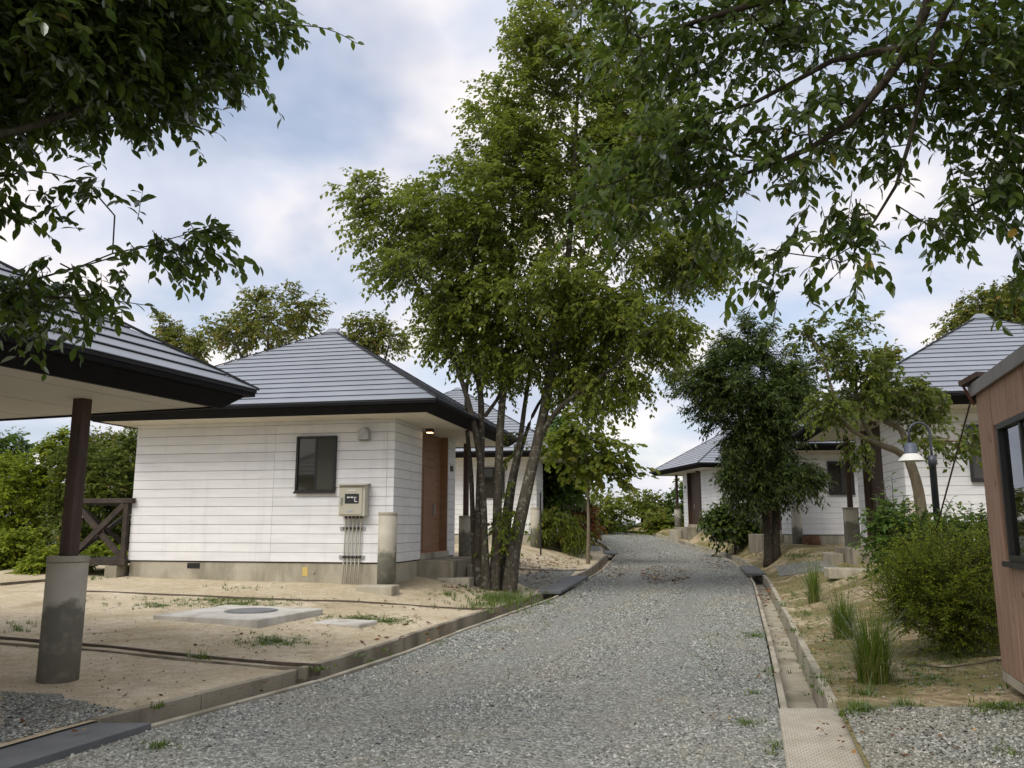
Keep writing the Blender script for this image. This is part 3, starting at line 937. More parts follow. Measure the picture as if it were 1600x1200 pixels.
MB().lathe([(0.025, 0), (0.025, 0.02)], 10).build('anchor_plug', M['concrete_pale'], c1).location = (1.02, Fr + 0.02, 0.24)
# deck with cross-braced railing on the far side of the near cottage
dk = MB().box(L - 1.54, L - 0.02, Fr + 0.0, 1.8, 0.40, 0.46).build('deck', M['wood_rail'], c1)
for k in range(12):
    MB().box(L - 1.54, L - 0.02, Fr + 0.01 + k * 0.378, Fr + 0.37 + k * 0.378, 0.463, 0.49).build('deck_plank', M['wood_rail'], dk)
for yy in (Fr - 0.12, -0.6, 1.75):
    MB().box(L - 1.53, L - 1.41, yy, yy + 0.11, -0.6, 1.72).build('deck_post', M['wood_rail'], dk)
rl = MB().box(L - 1.60, L + 0.10, Fr - 0.14, Fr - 0.02, 1.72, 1.83).build('handrail', M['wood_rail'], dk, bevel=0.008)
MB().box(L - 0.12, L - 0.02, Fr - 0.12, Fr - 0.02, 0.40, 1.72).build('deck_post', M['wood_rail'], dk)
MB().box(L - 1.60, L + 0.04, Fr - 0.16, Fr - 0.03, 0.36, 0.50).build('deck_beam', M['wood_rail'], dk, bevel=0.006)
MB().bar((L - 1.41, Fr - 0.10, 0.52), (L - 0.12, Fr - 0.10, 1.70), 0.06, 0.12).build('brace', M['wood_rail'], dk)
MB().bar((L - 1.41, Fr - 0.045, 1.70), (L - 0.12, Fr - 0.045, 0.52), 0.06, 0.12).build('brace', M['wood_rail'], dk)
MB().box(L - 1.56, L - 1.44, Fr + 0.0, 1.8, 1.70, 1.80).build('handrail', M['wood_rail'], dk, bevel=0.006)
for a, b in ((Fr + 0.05, -0.6), (-0.48, 1.75)):
    MB().bar((L - 1.49, a, 0.52), (L - 1.49, b, 1.70), 0.05, 0.09).build('brace', M['wood_rail'], dk)
    MB().bar((L - 1.45, a, 1.70), (L - 1.45, b, 0.52), 0.05, 0.09).build('brace', M['wood_rail'], dk)
MB().box(L - 0.42, L - 0.12, Fr - 0.2, Fr + 0.2, -0.6, 0.355).build('deck_footing', M['concrete'], dk, bevel=0.01)


MB().box(L - 0.16, L - 0.005, Fr + 0.25, Fr + 0.40, 1.85, 3.25).build('shutter_box', M['frame'], c1)

# ------------------------------------------------------------------ red-brown hut on the right
u_ = np.array([math.sin(R(18)), math.cos(R(18)), 0]); r_ = np.array([math.cos(R(18)), -math.sin(R(18)), 0])
hc = P(1562, 1012, 7.7)
hut = empty('hut', (hc[0], hc[1], gz(hc[0], hc[1])), -R(18))
tag(hut, 'red-brown boarded hut at the right edge with a curtained window', 'hut')
# local: +x to the right, -y toward the camera; corner at the origin
zb_, HW = 0.16, 2.72
MB().box(0.13, 3.2, -4.0, -0.03, 0.10, HW + 0.1).build('wall', M['wood_dark'], hut)
w0, w1, wz0, wz1 = -1.90, -0.66, 1.14, 2.30
k = 0
y = 0.0
bw = 0.178
while y > -4.0:
    y2 = y - bw
    segs = [(zb_, HW)]
    if y2 < w1 - 0.03 and y > w0 + 0.03:
        segs = [(zb_, wz0), (wz1, HW)]
    for (a, b) in segs:
        jx = random.uniform(-0.004, 0.004)
        MB().box(jx, 0.028, y - 0.004, y2 + 0.002, a, b).build('wall_board', M['boards'], hut, bevel=0.004)
    y = y2
x = 0.03
while x < 3.1:
    MB().box(x, x + bw - 0.006, 0.0, -0.028, zb_, HW).build('wall_board', M['boards'], hut, bevel=0.004)
    x += bw
MB().box(0.0, 0.05, -4.0, -0.005, 0.07, 0.155).build('sill_beam', M['concrete'], hut)
for yy in (-0.45, -2.0, -3.6):
    MB().box(0.1, 0.35, yy, yy + 0.3, -0.35, 0.10).build('footing', M['concrete_dark'], hut)
wf = MB().box(-0.005, 0.10, w0, w1, wz1 - 0.05, wz1).box(-0.005, 0.10, w0, w1, wz0, wz0 + 0.05).box(-0.005, 0.10, w1 - 0.05, w1, wz0 + .05, wz1 - .05).box(-0.005, 0.10, w0, w0 + 0.05, wz0 + .05, wz1 - .05)
wf = wf.box(0.02, 0.06, (w0 + w1) / 2 - .025, (w0 + w1) / 2 + .025, wz0 + .05, wz1 - .05).build('window', M['frame'], hut, bevel=0.004)
MB().box(-0.055, 0.0, w0 - 0.03, w1 + 0.03, wz0 - 0.045, wz0 - 0.002).build('window_sill', M['frame'], wf)
gm = NT('clear_glass')
gb = gm.node('ShaderNodeBsdfGlossy', {'Color': (1, 1, 1, 1), 'Roughness': 0.02}); tb = gm.node('ShaderNodeBsdfTransparent', {'Color': (0.85, 0.88, 0.86, 1)})
fr = gm.node('ShaderNodeFresnel', {'IOR': 1.5}); mm = gm.node('ShaderNodeMixShader')
gm.l.new(fr.outputs[0], mm.inputs[0]); gm.l.new(tb.outputs[0], mm.inputs[1]); gm.l.new(gb.outputs[0], mm.inputs[2]); gm.l.new(mm.outputs[0], gm.out.inputs['Surface'])
MB().box(0.036, 0.042, w0 + .05, w1 - .05, wz0 + .05, wz1 - .05).build('pane', gm.m, wf)
cu = MB()
ny = 40
cv = [(0.062 + 0.012 * math.sin(i * 1.3), w0 + .05 + (w1 - 0.18 - w0) * i / ny, z) for z in (wz0 + .05, wz1 - .05) for i in range(ny + 1)]
cu.poly(cv, [(i, i + 1, ny + 2 + i, ny + 1 + i) for i in range(ny)])
cu.build('curtain', M['curtain'], wf, smooth=True)
rf = MB()
rf.hexa([(-0.025, -4.2, HW), (3.4, -4.2, HW + 0.55), (3.4, 0.03, HW + 0.55), (-0.025, 0.03, HW)], [(-0.025, -4.2, HW + 0.05), (3.4, -4.2, HW + 0.6), (3.4, 0.03, HW + 0.6), (-0.025, 0.03, HW + 0.05)])
rf = rf.build('roof', M['fascia'], hut)
MB().box(-0.048, -0.027, -4.2, 0.055, HW - 0.08, HW + 0.035).build('fascia', m_simple('grey_brown_flashing', (0.17, 0.16, 0.155), (0.24, 0.225, 0.22), 5, 0.5), rf)
MB().poly([(-0.025, 0.032, HW - 0.09), (3.4, 0.032, HW + 0.46), (3.4, 0.032, HW + 0.6), (-0.025, 0.032, HW + 0.05), (-0.025, 0.055, HW - 0.09), (3.4, 0.055, HW + 0.46), (3.4, 0.055, HW + 0.6), (-0.025, 0.055, HW + 0.05)],
          [(0, 3, 2, 1), (4, 5, 6, 7), (0, 1, 5, 4), (1, 2, 6, 5), (2, 3, 7, 6), (3, 0, 4, 7)]).build('fascia', M['fascia'], rf)
MB().bar((-0.085, 0.0, HW + 0.045), (0.03, -0.22, HW + 0.10), 0.12, 0.05).build('bracket', M['wood_dark'], rf)
MB().bar((-0.105, 0.0, HW + 0.05), (-0.02, -0.02, HW - 0.16), 0.02).build('strut', m_simple('rusty_steel', (0.10, 0.035, 0.025), (0.16, 0.06, 0.04), 9, 0.8), rf)

hcw = hut.matrix_basis
top = hcw @ Vector((-0.04, 0.02, HW - 0.12))
gnd = on_ground(1425, 962)
mid = P(1505, 745, 7.9)
cable = MB().tube([tuple(top), tuple((top + Vector(gnd)) / 2 + Vector((0, 0, -0.02))), tuple(gnd)], 0.009, 6).build('guy_cable', M['wood_dark'])
tag(cable, 'thin dark guy cable slanting from the hut eave to the ground', 'cable')
a, b, c = on_ground(1408, 1040), on_ground(1480, 1046), on_ground(1566, 1033)
tag(MB().tube([a + [0, 0, .012], (a + b) / 2 + [0, .03, .014], b + [0, 0, .012], (b + c) / 2 + [0, -.03, .014], c + [0, 0, .012]], 0.008, 6).build('ground_wire', M['wood_dark']), 'thin dark wire lying on the earth by the hut foot', 'wire')

# ------------------------------------------------------------------ street lamp
lp = P(1466, 830, 12.0)
lz = gz(lp[0], lp[1])
lamp = empty('street_lamp', (lp[0], lp[1], lz))
tag(lamp, 'hooked street lamp with white bell shade in front of the right cottage', 'street lamp')
zt = P(1458, 712, 12.0)[2] - lz
ztop = P(1445, 660, 12.0)[2] - lz
MB().lathe([(0.048, -0.2), (0.048, zt - 0.15), (0.056, zt - 0.148), (0.056, zt), (0.03, zt + 0.004)], 16).build('pole', M['lamppole'], lamp, smooth=True)
arc = [(0, 0, zt)] + [(0, 0, zt + (ztop - zt - 0.16) * k / 3) for k in (1, 2, 3)]
ra = 0.155
for k in range(1, 13):
    a = math.pi * k / 12
    arc.append((-ra + ra * math.cos(a), 0, ztop - 0.16 + ra * math.sin(a)))
arc.append((-2 * ra, 0, ztop - 0.30))
MB().tube(arc, 0.018, 10).build('arm', M['lamppole'], lamp, smooth=True)
hx = -2 * ra
hb = ztop - 0.30
hd = MB().lathe([(0.03, 0.0), (0.07, -0.012), (0.088, -0.05), (0.088, -0.15), (0.10, -0.16)], 20, hx + 0.01, 0, hb).build('lamp_cap', M['lampblue'], lamp, smooth=True)
MB().lathe([(0.09, -0.155), (0.105, -0.17), (0.165, -0.235), (0.188, -0.265), (0.188, -0.272), (0.16, -0.245), (0.10, -0.185), (0.05, -0.18)], 28, hx + 0.01, 0, hb).build('lamp_shade', M['lampshade'], lamp, smooth=True)
MB().lathe([(0.02, -0.18), (0.05, -0.20), (0.06, -0.25), (0.045, -0.29), (0.01, -0.305)], 16, hx + 0.01, 0, hb).build('bulb', M['lampshade'], lamp, smooth=True)

# ------------------------------------------------------------------ small things on the sand plots
M['edging'] = m_simple('grey_brown_edging', (0.07, 0.055, 0.04), (0.13, 0.105, 0.08), 5, 0.85)


def edging(px, label, w=0.05, h=0.035, mat='edging', name='edging_strip'):
    m = MB()
    pts = [on_ground(*q) for q in px]
    fine = []
    for a, b in zip(pts[:-1], pts[1:]):
        nn = max(2, int(np.linalg.norm(b - a) / 0.4))
        for k in range(nn):
            q = a + (b - a) * k / nn
            fine.append(q)
    fine.append(pts[-1])
    fine = [Vector((q[0], q[1], float(zleft(q[0], q[1]) - bumps(q[0], q[1])) + 0.008)) for q in fine]
    for a, b in zip(fine[:-1], fine[1:]):
        d = (b - a).normalized(); x = d.cross(Vector((0, 0, 1))).normalized() * w / 2
        zl_, zh = Vector((0, 0, -0.1)), Vector((0, 0, h))
        m.hexa([a - x + zl_, a + x + zl_, b + x + zl_, b - x + zl_], [a - x + zh, a + x + zh, b + x + zh, b - x + zh])
    return tag(m.build(name, M[mat]), label, 'edging', 'edging strips across the sand plots')


edging([(-40, 996), (240, 1021), (500, 1044)], 'edging strip coloured as a dark shadow line between the two nearest sand plots', 0.035, 0.026)  # dark colour stands in for the shadow along the edging
edging([(-40, 1004), (240, 1028), (480, 1049)], 'pale thin edging strip just in front of the dark one', 0.03, 0.02, 'concrete_dark')
edging([(125, 925), (480, 940), (785, 957)], 'edging strip across the sand before the near white cottage', 0.035, 0.022)
edging([(0, 915), (75, 909)], 'short edging strip at the far left of the sand', 0.05, 0.04)
edging([(800, 889), (915, 891)], 'edging strip among fallen leaves right of the big tree', 0.05, 0.03, 'concrete_dark')

sc_ = (on_ground(245, 970) + on_ground(340, 950) + on_ground(495, 959) + on_ground(420, 977)) / 4
mh = empty('manhole', (sc_[0], sc_[1], gz(sc_[0], sc_[1])), -R(20))
tag(mh, 'round iron manhole cover set in a pale concrete slab on the sand', 'manhole')
MB().box(-0.95, 0.95, -0.85, 0.85, -0.12, 0.065).build('slab', M['concrete_pale'], mh, bevel=0.012)
ir = m_simple('cast_iron', (0.12, 0.125, 0.13), (0.20, 0.205, 0.21), 8, 0.6, 0.5, 60, 0.006)
MB().lathe([(0.41, 0.06), (0.41, 0.074), (0.385, 0.076)], 36, 0.1, 0.12).build('rim', ir, mh)
cv_ = MB().lathe([(0.375, 0.062), (0.375, 0.082)], 36, 0.1, 0.12).build('cover', ir, mh)


def slab(px, size, h, label, rot=12, mat='concrete'):
    p = on_ground(*px)
    o = MB().box(-size[0] / 2, size[0] / 2, -size[1] / 2, size[1] / 2, -0.15, h).build('concrete_slab', M[mat], None, bevel=0.015)
    o.location = (p[0], p[1], p[2]); o.rotation_euler = (0, 0, -R(rot))
    return tag(o, label, 'slab', 'loose concrete slabs on the ground')


slab((540, 974), (0.8, 0.55), 0.03, 'small flat pale slab nearly buried in the sand', 20, 'concrete_pale')
slab((590, 925), (0.75, 0.45), 0.13, 'concrete slab at the foot of the front corner pillar')
slab((712, 911), (0.75, 0.5), 0.12, 'concrete slab in front of the brown entrance steps')
slab((1340, 893), (1.3, 0.6), 0.07, 'long low slab before the porch of the right cottage', 11)

# black marker pole, planter wall and stump near the second cottage
pp = on_ground(845, 868)
zt = P(848, 770, pp[1])[2] - pp[2]
o = MB().lathe([(0.03, -0.3), (0.03, zt), (0.012, zt + 0.03)], 10).build('marker_pole', M['black'])
o.location = pp
tag(o, 'thin black upright pole standing right of the big tree', 'pole')
pw = on_ground(862, 856)
o = MB().box(-1.6, 1.25, -0.1, 0.1, -0.3, 0.55).build('planter_wall', M['concrete'], None, bevel=0.015)
o.location = (pw[0], pw[1] + 0.5, pw[2]); o.rotation_euler = (0, 0, -R(10))
tag(o, 'low concrete wall beside the second cottage pillar', 'low wall')
for (u, v, sx, lab) in [(1268, 851, 1.0, 'rotting reddish stump before the window wall of the cottage')]:
    p = on_ground(u, v)
    t_ = empty('stump', tuple(p)); tag(t_, lab, 'stump')
    MB().lathe([(0.36, -0.2), (0.32, 0.1), (0.29, 0.28), (0.25, 0.32), (0.1, 0.30)], 18).build('wood', m_bark('rotten_wood', (0.08, 0.04, 0.025), (0.17, 0.09, 0.055), (0.2, 0.17, 0.12), 0.5), t_, smooth=True)

# ------------------------------------------------------------------ vegetation
LEAF2 = (np.array([[0, 0, 0], [0.45, 0.30, 0.05], [1, 0, -0.10], [0.45, -0.30, 0.05]]), np.array([[0, 2, 1], [0, 3, 2]]))
LEAFN = (np.array([[0, 0, 0], [0.22, 0.17, .03], [0.5, 0.245, .045], [0.78, 0.15, -.01], [1, 0, -.13], [0.78, -0.15, -.01], [0.5, -0.245, .045], [0.22, -0.17, .03], [0.5, 0, -0.01]]),
         np.array([[0, 8, 1], [1, 8, 2], [2, 8, 3], [3, 8, 4], [8, 5, 4], [6, 5, 8], [7, 6, 8], [0, 7, 8]]))
NARROW = (np.array([[0, 0, 0], [0.45, 0.15, 0.03], [1, 0, -0.08], [0.45, -0.15, 0.03]]), np.array([[0, 2, 1], [0, 3, 2]]))
ROUND = (np.array([[0, 0, 0], [0.3, 0.32, 0.04], [0.75, 0.33, 0.02], [1, 0, -0.08], [0.75, -0.33, 0.02], [0.3, -0.32, 0.04]]), np.array([[0, 3, 1], [1, 3, 2], [0, 5, 3], [5, 4, 3]]))


def norm(a):
    return a / np.maximum(np.linalg.norm(a, axis=-1, keepdims=True), 1e-9)


def leaf_frames(base, dirs, ups, length):
    """arrays -> (pos, 3x3 basis) of every leaf"""
    x = norm(dirs)
    y = norm(np.cross(ups, x))
    z = np.cross(x, y)
    return base, np.stack([x, y, z], -1) * length[:, None, None]


def leaf_mesh(name, base, basis, tmpl, mat, rnd):
    tv, tf = tmpl
    v = np.einsum('nij,kj->nki', basis, tv) + base[:, None, :]
    n, k = v.shape[0], tv.shape[0]
    f = (tf[None] + (np.arange(n) * k)[:, None, None]).reshape(-1, 3)
    return np_mesh(name, v.reshape(-1, 3), f, mat, np.repeat(rnd, k))


def blob_points(blobs, n, g):
    """random points in a union of ellipsoids, denser toward their shells"""
    vol = np.array([b[3] if len(b) > 3 else 1.0 for b in blobs]) * np.array([np.prod(b[1]) ** 0.75 for b in blobs])
    cnt = g.multinomial(n, vol / vol.sum())
    out = []
    for b, c in zip(blobs, cnt):
        d = norm(g.normal(size=(c, 3)))
        r = g.random(c) ** 0.42
        out.append(np.array(b[0]) + d * r[:, None] * np.array(b[1]))
    return np.concatenate(out)


def smooth_line(pts, radii, step=0.25):
    pts = np.array(pts, float); radii = np.array(radii, float)
    out, rad = [], []
    n = len(pts)
    for i in range(n - 1):
        p0, p1, p2, p3 = pts[max(i - 1, 0)], pts[i], pts[i + 1], pts[min(i + 2, n - 1)]
        k = max(2, int(np.linalg.norm(p2 - p1) / step))
        for t in np.arange(k) / k:
            out.append(0.5 * ((2 * p1) + (-p0 + p2) * t + (2 * p0 - 5 * p1 + 4 * p2 - p3) * t * t + (-p0 + 3 * p1 - 3 * p2 + p3) * t ** 3))
            rad.append(radii[i] + (radii[i + 1] - radii[i]) * t)
    out.append(pts[-1]); rad.append(radii[-1])
    return np.array(out), np.array(rad)


def grow(stems, blobs, n_attr, g, seg=0.35, start=0.35, sag=0.0):
    """stems: [(pts, radii)]. Joins random crown points to the nearest wood; returns nodes, parents, radii, stem count"""
    pos, par, rad = [], [], []
    usable = []
    for pts, rr_ in stems:
        q, r = smooth_line(pts, rr_)
        b = len(pos)
        for i in range(len(q)):
            pos.append(q[i]); rad.append(r[i]); par.append(b + i - 1 if i else -1)
            if i >= start * len(q):
                usable.append(b + i)
    ns = len(pos)
    att = blob_points(blobs, n_attr, g)
    pos_a = np.array([pos[i] for i in usable]); idx = list(usable)
    d0 = np.min(np.linalg.norm(att[:, None] - pos_a[None], axis=2), axis=1)
    A_ = np.zeros((len(usable) + n_attr * 14, 3)); A_[:len(usable)] = pos_a; cnt = len(usable)
    tips = []
    for ai in np.argsort(d0):
        a = att[ai]
        dv = A_[:cnt] - a
        dist = np.linalg.norm(dv, axis=1) * (1 + 0.35 * np.clip(dv[:, 2], 0, None) / (np.linalg.norm(dv, axis=1) + .01))
        j = int(np.argmin(dist)); node = idx[j]
        p0 = np.array(pos[node])
        L_ = np.linalg.norm(a - p0)
        if L_ < 0.05:
            tips.append(node); continue
        k = min(12, max(1, int(math.ceil(L_ / seg))))
        pd = p0 - np.array(pos[par[node]]) if par[node] >= 0 else np.array([0, 0, 1.0])
        pd = pd / (np.linalg.norm(pd) + 1e-9)
        ctrl = p0 + pd * L_ * 0.30 + np.array([0, 0, (0.10 - sag) * L_]) + (a - p0) * 0.25 + g.normal(size=3) * 0.05 * L_
        prev = node
        for i in range(1, k + 1):
            t = i / k
            q = (1 - t) ** 2 * p0 + 2 * t * (1 - t) * ctrl + t * t * a
            if i < k: q = q + g.normal(size=3) * 0.02
            pos.append(q); par.append(prev); rad.append(0.0)
            prev = len(pos) - 1
            if cnt < len(A_):
                A_[cnt] = q; idx.append(prev); cnt += 1
        tips.append(prev)
    # pipe-model radii for the new wood
    n = len(pos)
    acc = np.zeros(n)
    for i in range(n - 1, ns - 1, -1):
        if acc[i] == 0: acc[i] = 0.0055 ** 2.2
        rad[i] = acc[i] ** (1 / 2.2)
        if par[i] >= ns: acc[par[i]] += acc[i]
    for i in range(ns, n):
        rad[i] = min(rad[i], 0.82 * rad[par[i]] + 0.001) if par[i] >= 0 else rad[i]
    return np.array(pos), np.array(par), np.array(rad), ns, tips


def wood_mesh(name, pos, par, rad, ns, stems, mat, parent, sides=6, flare=1.0):
    m = MB()
    i0 = 0
    for pts, rr_ in stems:
        q, r = smooth_line(pts, rr_)
        m.tube(q, list(r), 10, True)
    tr = m.build('trunk', mat, parent, smooth=True)
    n = len(pos)
    best = {}
    for i in range(ns, n):
        p = par[i]
        if p >= ns and (p not in best or rad[i] > rad[best[p]]):
            best[p] = i
    starts = [i for i in range(ns, n) if par[i] < ns or best.get(par[i]) != i]
    m = MB()
    for s in starts:
        ch = [par[s], s]
        while ch[-1] in best:
            ch.append(best[ch[-1]])
        rr2 = [min(rad[ch[0]], rad[s] * 1.15)] + [rad[c] for c in ch[1:]]
        m.tube([pos[c] for c in ch], rr2, 6 if rr2[1] > 0.03 else 4, False)
    if m.v:
        tag(m.build('branches', mat, tr, smooth=True), kind='stuff')
    return tr


def sprays(pos, par, rad, ns, tips, n_twig, leaves, tw_len, leaf_len, g, droop=0.5, spread=0.16, rmax=0.03, jitter=0.35, centre=None):
    """leafy twigs hung on the thin wood; returns leaf base, dir, up, length, twig polylines"""
    cand = np.array([i for i in range(ns, len(pos)) if rad[i] < rmax])
    w = np.ones(len(cand)); tipset = set(tips)
    w[[k for k, i in enumerate(cand) if i in tipset]] = 3.0
    ch = g.choice(cand, size=n_twig, p=w / w.sum())
    a = pos[ch]
    wood = norm(pos[ch] - pos[par[ch]])
    cen = pos[ns:].mean(0) if centre is None else np.array(centre)
    outw = norm(a - cen)
    d = norm(wood * 0.55 + outw * 0.55 + g.normal(size=(n_twig, 3)) * 0.55 + np.array([0, 0, 0.08]))
    a = a + g.normal(size=a.shape) * spread * 0.5
    L_ = tw_len * g.uniform(0.55, 1.25, n_twig)
    t = (np.arange(leaves) + 0.6) / leaves
    t = np.broadcast_to(t, (n_twig, leaves)) + g.uniform(-.4, .4, (n_twig, leaves)) / leaves
    dr = droop * g.uniform(0.4, 1.3, n_twig)
    p = a[:, None] + d[:, None] * (t * L_[:, None])[..., None]
    p[..., 2] -= (dr * L_)[:, None] * t ** 2 * 0.5
    tang = np.broadcast_to(d[:, None], p.shape).copy()
    tang[..., 2] -= dr[:, None] * t
    tang = norm(tang)
    side = norm(np.cross(tang, np.array([0, 0, 1.0])) + 1e-4)
    sg = np.where(np.arange(leaves) % 2, 1.0, -1.0)[None, :, None]
    ld = norm(tang * 0.62 + side * sg * 0.72 + g.normal(size=p.shape) * jitter + np.array([0, 0, -0.38]) * (0.4 + droop))
    up = np.array([0, 0, 1.0]) + g.normal(size=p.shape) * 0.42
    ll = leaf_len * g.uniform(0.6, 1.2, (n_twig, leaves))
    tw = np.stack([a, a + d * (L_ * .5)[:, None] - np.array([0, 0, 1.0]) * (dr * L_ * .125)[:, None], a + d * L_[:, None] - np.array([0, 0, 1.0]) * (dr * L_ * .5)[:, None]], 1)
    return p.reshape(-1, 3), ld.reshape(-1, 3), up.reshape(-1, 3), ll.reshape(-1), tw


def twig_mesh(tw, mat, parent, r=0.0035):
    """thin three-sided twigs, one mesh"""
    n = len(tw)
    ang = np.array([0, 2.094, 4.189])
    off = np.stack([np.cos(ang), np.sin(ang) * 0.7, np.sin(ang) * 0.7], -1)
    v = tw[:, :, None, :] + off[None, None] * np.array([r, r * .7, r * .35])[None, :, None, None]
    f = []
    for s in range(2):
        for k in range(3):
            f.append([s * 3 + k, s * 3 + (k + 1) % 3, (s + 1) * 3 + (k + 1) % 3, (s + 1) * 3 + k])
    f = (np.array(f)[None] + (np.arange(n) * 9)[:, None, None]).reshape(-1, 4)
    o = link(bpy.data.objects.new('twigs', np_mesh('twigs', v.reshape(-1, 3), f, mat)), parent)
    return tag(o, kind='stuff')


def tree(name, label, cat, stems, blobs, n_attr, n_twig, leaves, tw_len, leaf_len, mat, bark, tmpl=LEAF2, seed=1, droop=0.5, group=None, start=0.35, singles=0, rmax=0.03, tint=None, seg=0.35, sag=0.0, twigs=True, jitter=0.35, extra=()):
    g = np.random.default_rng(seed)
    base = np.mean([s[0][0] for s in stems], 0)
    root = empty(name, tuple(base))
    tag(root, label, cat, group)
    off = base
    st = [([np.array(p) - off for p in pts], rr_) for pts, rr_ in stems]
    bl = [(np.array(b[0]) - off, *b[1:]) for b in blobs]
    pos, par, rad, ns, tips = grow(st, bl, n_attr, g, seg, start, sag)
    tr = wood_mesh(name, pos, par, rad, ns, st, bark, root)
    b, d, u, ln, tw = sprays(pos, par, rad, ns, tips, n_twig, leaves, tw_len, leaf_len, g, droop, rmax=rmax, jitter=jitter)
    twr = np.repeat(g.random(n_twig), leaves)
    for line in extra:                                  # single long leafy shoots at the crown's edge
        q, rq = smooth_line([np.array(p) - off for p in line], np.linspace(0.006, 0.0025, len(line)), 0.055)
        tag(MB().tube(q, list(rq), 5).build('twig', bark, root, smooth=True), kind='stuff')
        tg = norm(np.gradient(q, axis=0))
        sd = norm(np.cross(tg, [0, 0, 1.0]))
        sg = np.where(np.arange(len(q)) % 2, 1.0, -1.0)[:, None]
        b = np.concatenate([b, q]); u = np.concatenate([u, np.array([0, 0, 1.0]) + g.normal(size=q.shape) * .35])
        d = np.concatenate([d, norm(tg * .75 + sd * sg * .6 + np.array([0, 0, -.35]) + g.normal(size=q.shape) * .22)])
        ln = np.concatenate([ln, leaf_len * g.uniform(.75, 1.15, len(q))]); twr = np.concatenate([twr, np.full(len(q), .5)])
    bb, basis = leaf_frames(b, d, u, ln)
    rnd = np.clip(0.45 * twr + 0.55 * g.random(len(bb)), 0, 1)
    if tint is not None:
        zc = (bb[:, 2] - bb[:, 2].min()) / np.ptp(bb[:, 2])
        rnd = np.clip(rnd * (1 - tint) + tint * np.clip(0.3 + 0.9 * zc * g.random(len(bb)), 0, 1), 0, 1)
    keep = np.ones(len(bb), bool)
    if singles:
        w_ = bb + off
        zc_ = w_[:, 1] * cP + (w_[:, 2] - CAM_H) * sP
        uu = 800 + 1280 * w_[:, 0] / np.maximum(zc_, .1)
        vv = 600 - 1280 * ((w_[:, 2] - CAM_H) * cP - w_[:, 1] * sP) / np.maximum(zc_, .1)
        inn = (zc_ > 1) & (uu > 0) & (uu < 1600) & (vv > 0) & (vv < 1200)
        size = np.where(inn, ln / np.maximum(zc_, .1), 0)
        pick = np.argsort(-size)[:singles]
        keep[pick] = False
        me = bpy.data.meshes.new('leaf')
        me.from_pydata([tuple(q) for q in tmpl[0]], [], [tuple(int(i) for i in q) for q in tmpl[1]])
        me.materials.append(M['leaf_near_one'])
        for i in pick:
            o = bpy.data.objects.new('leaf', me)
            mt = Matrix([[*basis[i][r], bb[i][r]] for r in range(3)] + [[0, 0, 0, 1]])
            o.matrix_basis = mt
            link(o, root)
    cr = link(bpy.data.objects.new('crown', leaf_mesh('crown', bb[keep], basis[keep], tmpl, mat, rnd[keep])), root)
    tag(cr, kind='stuff')
    if twigs:
        twig_mesh(tw, bark, root)
    return root


def ell(u, v, d, ru, rv, rd, w=1.0):
    """crown lobe centred at distance d in the direction (u, v); radii in metres from pixel radii at that distance"""
    return (P(u, v, d), (ru * d / 1298, rd, rv * d / 1298), w)


def G(u, v):
    return on_ground(u, v)


# the big many-stemmed tree beside the road
b0 = G(772, 922)
d0 = b0[1]
def S(u, v, dd=0.0): return P(u, v, d0 + dd)
foot = lambda u, dd: np.array([P(u, 915, d0 + dd)[0], d0 + dd, gz(P(u, 915, d0 + dd)[0], d0 + dd) - 0.1])
stems = [
    ([foot(752, .1), S(748, 860, .1), S(750, 760, .1), S(752, 680, .15), S(750, 610, .1), S(735, 540, -.1), S(735, 430, -.3), S(770, 250, -.3)], [.16, .125, .105, .092, .08, .065, .05, .02]),
    ([foot(760, -.1), S(757, 850, -.1), S(752, 740, -.1), S(735, 640, -.3), S(702, 545, -.5), S(655, 450, -.7), S(600, 370, -.9)], [.13, .10, .085, .07, .055, .04, .018]),
    ([foot(772, .0), S(776, 850, .0), S(778, 760, .0), S(783, 650, .1), S(792, 560, .1), S(800, 430, .2), S(805, 280, .2), S(835, 60, .3)], [.17, .13, .11, .10, .085, .07, .05, .015]),
    ([foot(783, .15), S(786, 850, .2), S(795, 770, .3), S(812, 690, .5), S(822, 620, .7), S(840, 520, 1.0), S(880, 400, 1.4)], [.13, .10, .085, .075, .06, .05, .02]),
    ([foot(796, -.05), S(803, 860, -.05), S(822, 770, -.05), S(840, 690, .0), S(858, 600, .0), S(872, 500, .0), S(890, 380, .0), S(900, 200, .1), S(910, -20, .1)], [.21, .175, .15, .135, .12, .105, .08, .055, .015]),
    ([S(842, 685, 0), S(872, 640, -.3), S(915, 605, -.6), S(975, 560, -.9), S(1050, 480, -1.0)], [.075, .065, .05, .04, .015]),
    ([S(868, 520, 0), S(930, 440, .4), S(1000, 360, .8), S(1090, 300, 1.0)], [.07, .055, .04, .015]),
    ([S(758, 650, .1), S(785, 610, .4), S(800, 560, .8), S(812, 480, 1.2)], [.055, .045, .035, .02]),
]
